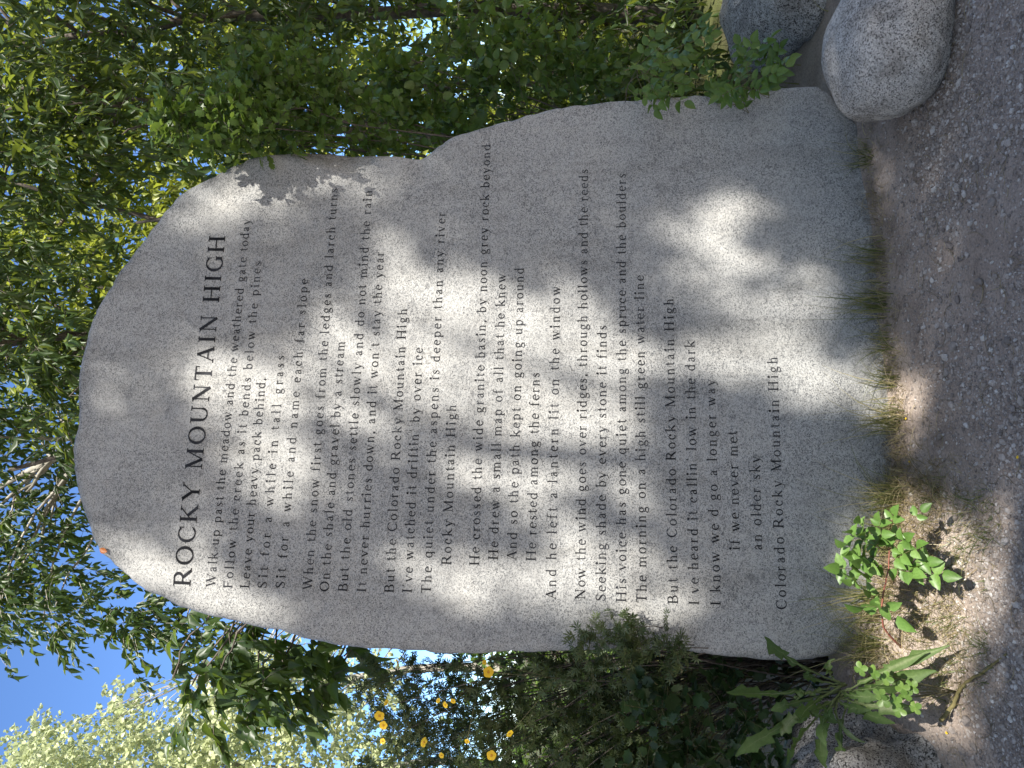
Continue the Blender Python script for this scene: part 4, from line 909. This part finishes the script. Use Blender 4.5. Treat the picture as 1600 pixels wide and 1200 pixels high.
def grasses():
    rng = np.random.default_rng(33)
    T = [((1380, 405), 50, .17, .35, 'wispy grass tuft at the right part of the stone foot'),
         ((1375, 478), 75, .22, .35, 'dark upright grass tuft at the stone foot with one very long blade'),
         ((1385, 545), 40, .13, .6, 'thin dry grass tuft at the stone foot between two greener tufts'),
         ((1392, 590), 40, .17, .6, 'short sprawling grass tuft casting thin shadows on the sunlit stone'),
         ((1395, 655), 85, .22, .55, 'sunlit green grass tuft fanning across the bright patch at the stone foot'),
         ((1400, 250), 50, .14, .7, 'low pale grass tuft just left of the sunlit tuft'),
         ((1402, 770), 170, .20, .6, 'thick shaded grass clump at the lowest point of the stone foot'),
         ((1400, 830), 110, .24, .6, 'long bladed grass clump behind the rose seedling'),
         ((1395, 930), 100, .26, .6, 'tall thin grass clump between the rose seedling and the stone'),
         ((1390, 1000), 90, .22, .7, 'tangled grass clump where the rose stem starts')]
    for (pt, n, h, fl, lab) in T:
        b = footpt(*pt); G = Geo()
        blades(G, rng, b, int(n * .7), h, (.028, .02), .52, .0021, fl * 1.25, (0, -.15, 0)); blades(G, rng, b, n // 2, h * .5, (.08, .03), .95, .0018, fl * 1.8, (0, -.5, 0)); blades(G, rng, b, 12, h * 1.6, (.035, .01), .7, .0018, fl * 1.0, (0, -.1, 0))
        o = G.obj('grass_tuft', M_GRASS); tag(o, lab, 'grass', 'grass tufts along the foot of the stone')
        # origin at the foot
    G = Geo()
    for k in range(120):
        x = rng.uniform(-.95, 1.05); y = base_line(x) - .07 + rng.normal(0, .03); blades(G, rng, np.array([x, y, 0]), 7, rng.uniform(.03, .09), (.03, .02), rng.uniform(.3, .9), .0016, 1.7, (0, -.5, 0))
    for k in range(260):
        x = rng.uniform(-.93, -.22); y = rng.uniform(2.12, base_line(x) - .02); q = np.clip((y - 2.08) / .3, .25, 1)
        blades(G, rng, np.array([x, y, 0]), int(13 * q), .05 + .05 * q * rng.random(), (.035, .03), rng.uniform(.25, .75), .0015, 1.6)
    tag(G.obj('dry_grass', M_DRY), kind='stuff')
    G = Geo()
    for k in range(90):
        c = np.array([rng.uniform(-.92, -.3), rng.uniform(2.08, 2.5)]); 
        blades(G, rng, np.array([c[0], c[1], 0]), 12, .03 + .05 * rng.random(), (.02, .02), rng.uniform(.2, .5), .0016, 1.2)
    for k in range(500):
        x = rng.uniform(-4, 4); y = rng.uniform(3.2, 7); blades(G, rng, np.array([x, y, 0]), 14, .22, (.1, .1), .4, .003, .8)
    tag(G.obj('turf', M_GRASS), kind='stuff')
    # straws lying on the soil
    G = Geo(); n = 320; x = rng.uniform(-1.2, 1.2, n); y = np.minimum(rng.uniform(1.85, 2.75, n), base_line(x) - .03); a = rng.uniform(0, 6.28, n); L = rng.uniform(.015, .08, n)
    ts = np.linspace(-.5, .5, 5); cv = rng.normal(0, .25, n)
    px = x[:, None] + np.cos(a)[:, None] * L[:, None] * ts - np.sin(a)[:, None] * (cv * L)[:, None] * ts ** 2 * 4; py = y[:, None] + np.sin(a)[:, None] * L[:, None] * ts + np.cos(a)[:, None] * (cv * L)[:, None] * ts ** 2 * 4
    p = np.stack([px, py, gz(px, py) + .006], -1); tubes(G, p, np.full((n, 5), .0008), 4, rng.random(n)); tag(G.obj('straw_litter', M_DRY), kind='stuff')
grasses()

def bits():
    rng = np.random.default_rng(41)
    def gp(ix, iy, dz=0):
        Y = EYE * F / (ix - 800); p = P(ix, iy, Y); p[2] = float(gz(p[0], p[1]));
        Y = (EYE - p[2]) * F / (ix - 800); p = P(ix, iy, Y); p[2] = float(gz(p[0], p[1])) + dz; return p
    pts = [gp(1440, 1126, .02), gp(1462, 1100, .012), gp(1478, 1085, .012), gp(1500, 1072, .01), gp(1520, 1062, .012), gp(1545, 1047, .006), gp(1575, 1022, .004)]
    G = Geo(); p = wiggle(rng, pts, 18, .0015); tubes(G, p, np.linspace(.0065, .003, 18), 7)
    tag(G.obj('fallen_twig', plain_mat('olive twig bark', (.10, .085, .03), (.22, .18, .07), 60, .8, .3, .001)), 'crooked olive brown twig lying on the ground before the low rock', 'twig')
    q = on_face(163, 862) + FN * .006; G = Geo()
    leaves(G, np.array([q - FV * .015]), np.array([FV + .3 * FU]), np.array([FN]), np.array([.036]), np.array([.022]), OVATE, np.array([.5])); tag(G.obj('fallen_leaf', M_ORANGE), 'small orange dead leaf stuck on the upper left edge of the stone', 'leaf')
    for (ix, iy, lab) in ((1419, 656, 'yellow petal on the soil before the sunlit grass tuft'), (1423, 719, 'yellow petal lying at the lowest point of the stone foot'), (1455, 1143, 'yellow petal on the soil beside the crooked twig'), (1594, 717, 'yellow petal on the gravel at the bottom of the view')):
        c = gp(ix, iy, .006); G = Geo(); leaves(G, np.array([c]), rv(rng, 1) * [1, 1, .1], np.array([[0, -.3, 1.]]), np.array([.010]), np.array([.008]), ROUND, np.array([.5])); tag(G.obj('fallen_petal', M_PETAL), lab, 'petal', 'fallen yellow petals')
bits()

# ------------------------------------------------------------------ the trees behind the viewer that shade all this
BRIGHT = [(440, 272, 130, 50, 0), (330, 560, 40, 80, 0), (350, 680, 40, 40, 0), (600, 300, 40, 40, 0), (1100, 560, 60, 40, 0), (230, 870, 40, 50, 0),  # sun flecks on the face and ground as the gaps in the crowns let them through: centre, radii (photo px), turn
 (270, 905, 150, 55, 25), (330, 320, 70, 60, -20), (410, 300, 70, 50, 0), (330, 790, 45, 60, 0), (420, 650, 70, 95, 10), (480, 770, 60, 60, 0), (420, 960, 60, 22, 0),
 (520, 520, 50, 60, 0), (600, 620, 70, 80, 0), (600, 420, 45, 60, 0), (680, 500, 60, 90, 0), (680, 900, 80, 60, 0), (740, 640, 70, 120, 0), (800, 540, 70, 110, 0), (860, 720, 70, 120, 20), (780, 930, 60, 45, 0),
 (930, 900, 80, 70, 0), (880, 500, 50, 60, 0), (980, 600, 60, 80, 0), (1060, 410, 50, 60, 0), (1130, 330, 80, 40, -10), (1090, 920, 50, 60, 0), (1020, 760, 50, 60, 0), (1160, 450, 45, 70, 0),
 (1270, 590, 110, 55, 10), (1210, 500, 60, 60, 0), (1340, 640, 50, 40, 0), (170, 620, 34, 60, 0), (250, 580, 30, 40, 0), (1000, 985, 110, 22, 0), (1290, 420, 40, 40, 0),
 (1390, 900, 95, 120, 0), (1470, 960, 70, 110, 0), (1530, 940, 60, 80, 0), (1420, 1080, 70, 60, 0), (1240, 1150, 60, 60, 0), (1420, 640, 40, 60, 0), (1590, 760, 30, 60, 0), (1540, 800, 40, 40, 0), (1500, 1120, 40, 80, 0), (1380, 1190, 60, 30, 0)]
def lit(ix, iy, grow=1.12):
    m = np.zeros(len(ix))
    for (cx, cy_, rx, ry, a) in BRIGHT:
        a = math.radians(a); dx, dy = ix - cx, iy - cy_
        u, v = dx * math.cos(a) + dy * math.sin(a), -dx * math.sin(a) + dy * math.cos(a)
        m = np.maximum(m, 1.25 - np.sqrt((u / rx) ** 2 + (v / ry) ** 2) / grow)
    return m

def shade_trees():
    rng = np.random.default_rng(77)
    n = 15000; ix = rng.uniform(40, 1700, n); iy = rng.uniform(-250, 1330, n)
    tgt = np.array([on_face(a, b) if a < 1400 or b < 0 else P(a, b, EYE * F / (a - 800)) for a, b in zip(ix, iy)])
    L = lit(ix, iy)
    keep = rng.random(n) > np.clip((L - .02) * 6, 0, 1)
    keep &= ~((iy > 1060) & (ix < 1000) & (rng.random(n) < .8))
    tgt = tgt[keep]; ix = ix[keep]; iy = iy[keep]
    # the dense shade that falls on the willows and the right side
    m = 800; t2 = np.stack([rng.uniform(.7, 3.2, m), rng.uniform(3.2, 5.2, m), rng.uniform(.2, 4.6, m)], -1)
    t3 = np.stack([rng.uniform(-1.0, .8, 160), rng.uniform(4.4, 5.6, 160), rng.uniform(2.9, 4.6, 160)], -1)
    t3 = np.vstack([t3, np.stack([rng.uniform(.75, 2.4, 250), rng.uniform(2.1, 3.4, 250), rng.uniform(0, .6, 250)], -1)])
    T = np.vstack([tgt, t2, t3]); h = rng.uniform(9.0, 13.0, len(T)); C = T + SUN * h[:, None]
    bases = [np.array([1.8, -3.2]), np.array([3.9, -3.0]), np.array([5.8, -2.0])]
    own = np.argmin([np.linalg.norm(C[:, :2] - b, axis=1) for b in bases], axis=0)
    labs = ['tall leafy cottonwood behind the viewer, leftmost of three, shading the stone', 'tall leafy cottonwood behind the viewer, middle of three, shading the stone', 'tall leafy cottonwood behind the viewer, rightmost of three, shading the willows']
    for i in range(3):
        b = bases[i]; Ci = C[own == i]
        tree('shade_tree', labs[i], 'tree', 80 + i, [gpt(b[0] + .3, b[1] - 2.2), (b[0] + .2, b[1] - 2.1, 3.0), (b[0], b[1] - 1.6, 6.5), (b[0], b[1] - .6, 10.5)], .2, .05, Ci, np.full(len(Ci), .03),
             dict(ntw=1, tlen=.13, nlf=4, L=.09, Wd=.065, droop=.4, lean=(0, 0, -.3), T=SIMPLE, spread=.9), (M_COTTON, M_BARK), 26, 'cottonwoods behind the viewer', limb_r=.02)
shade_trees()
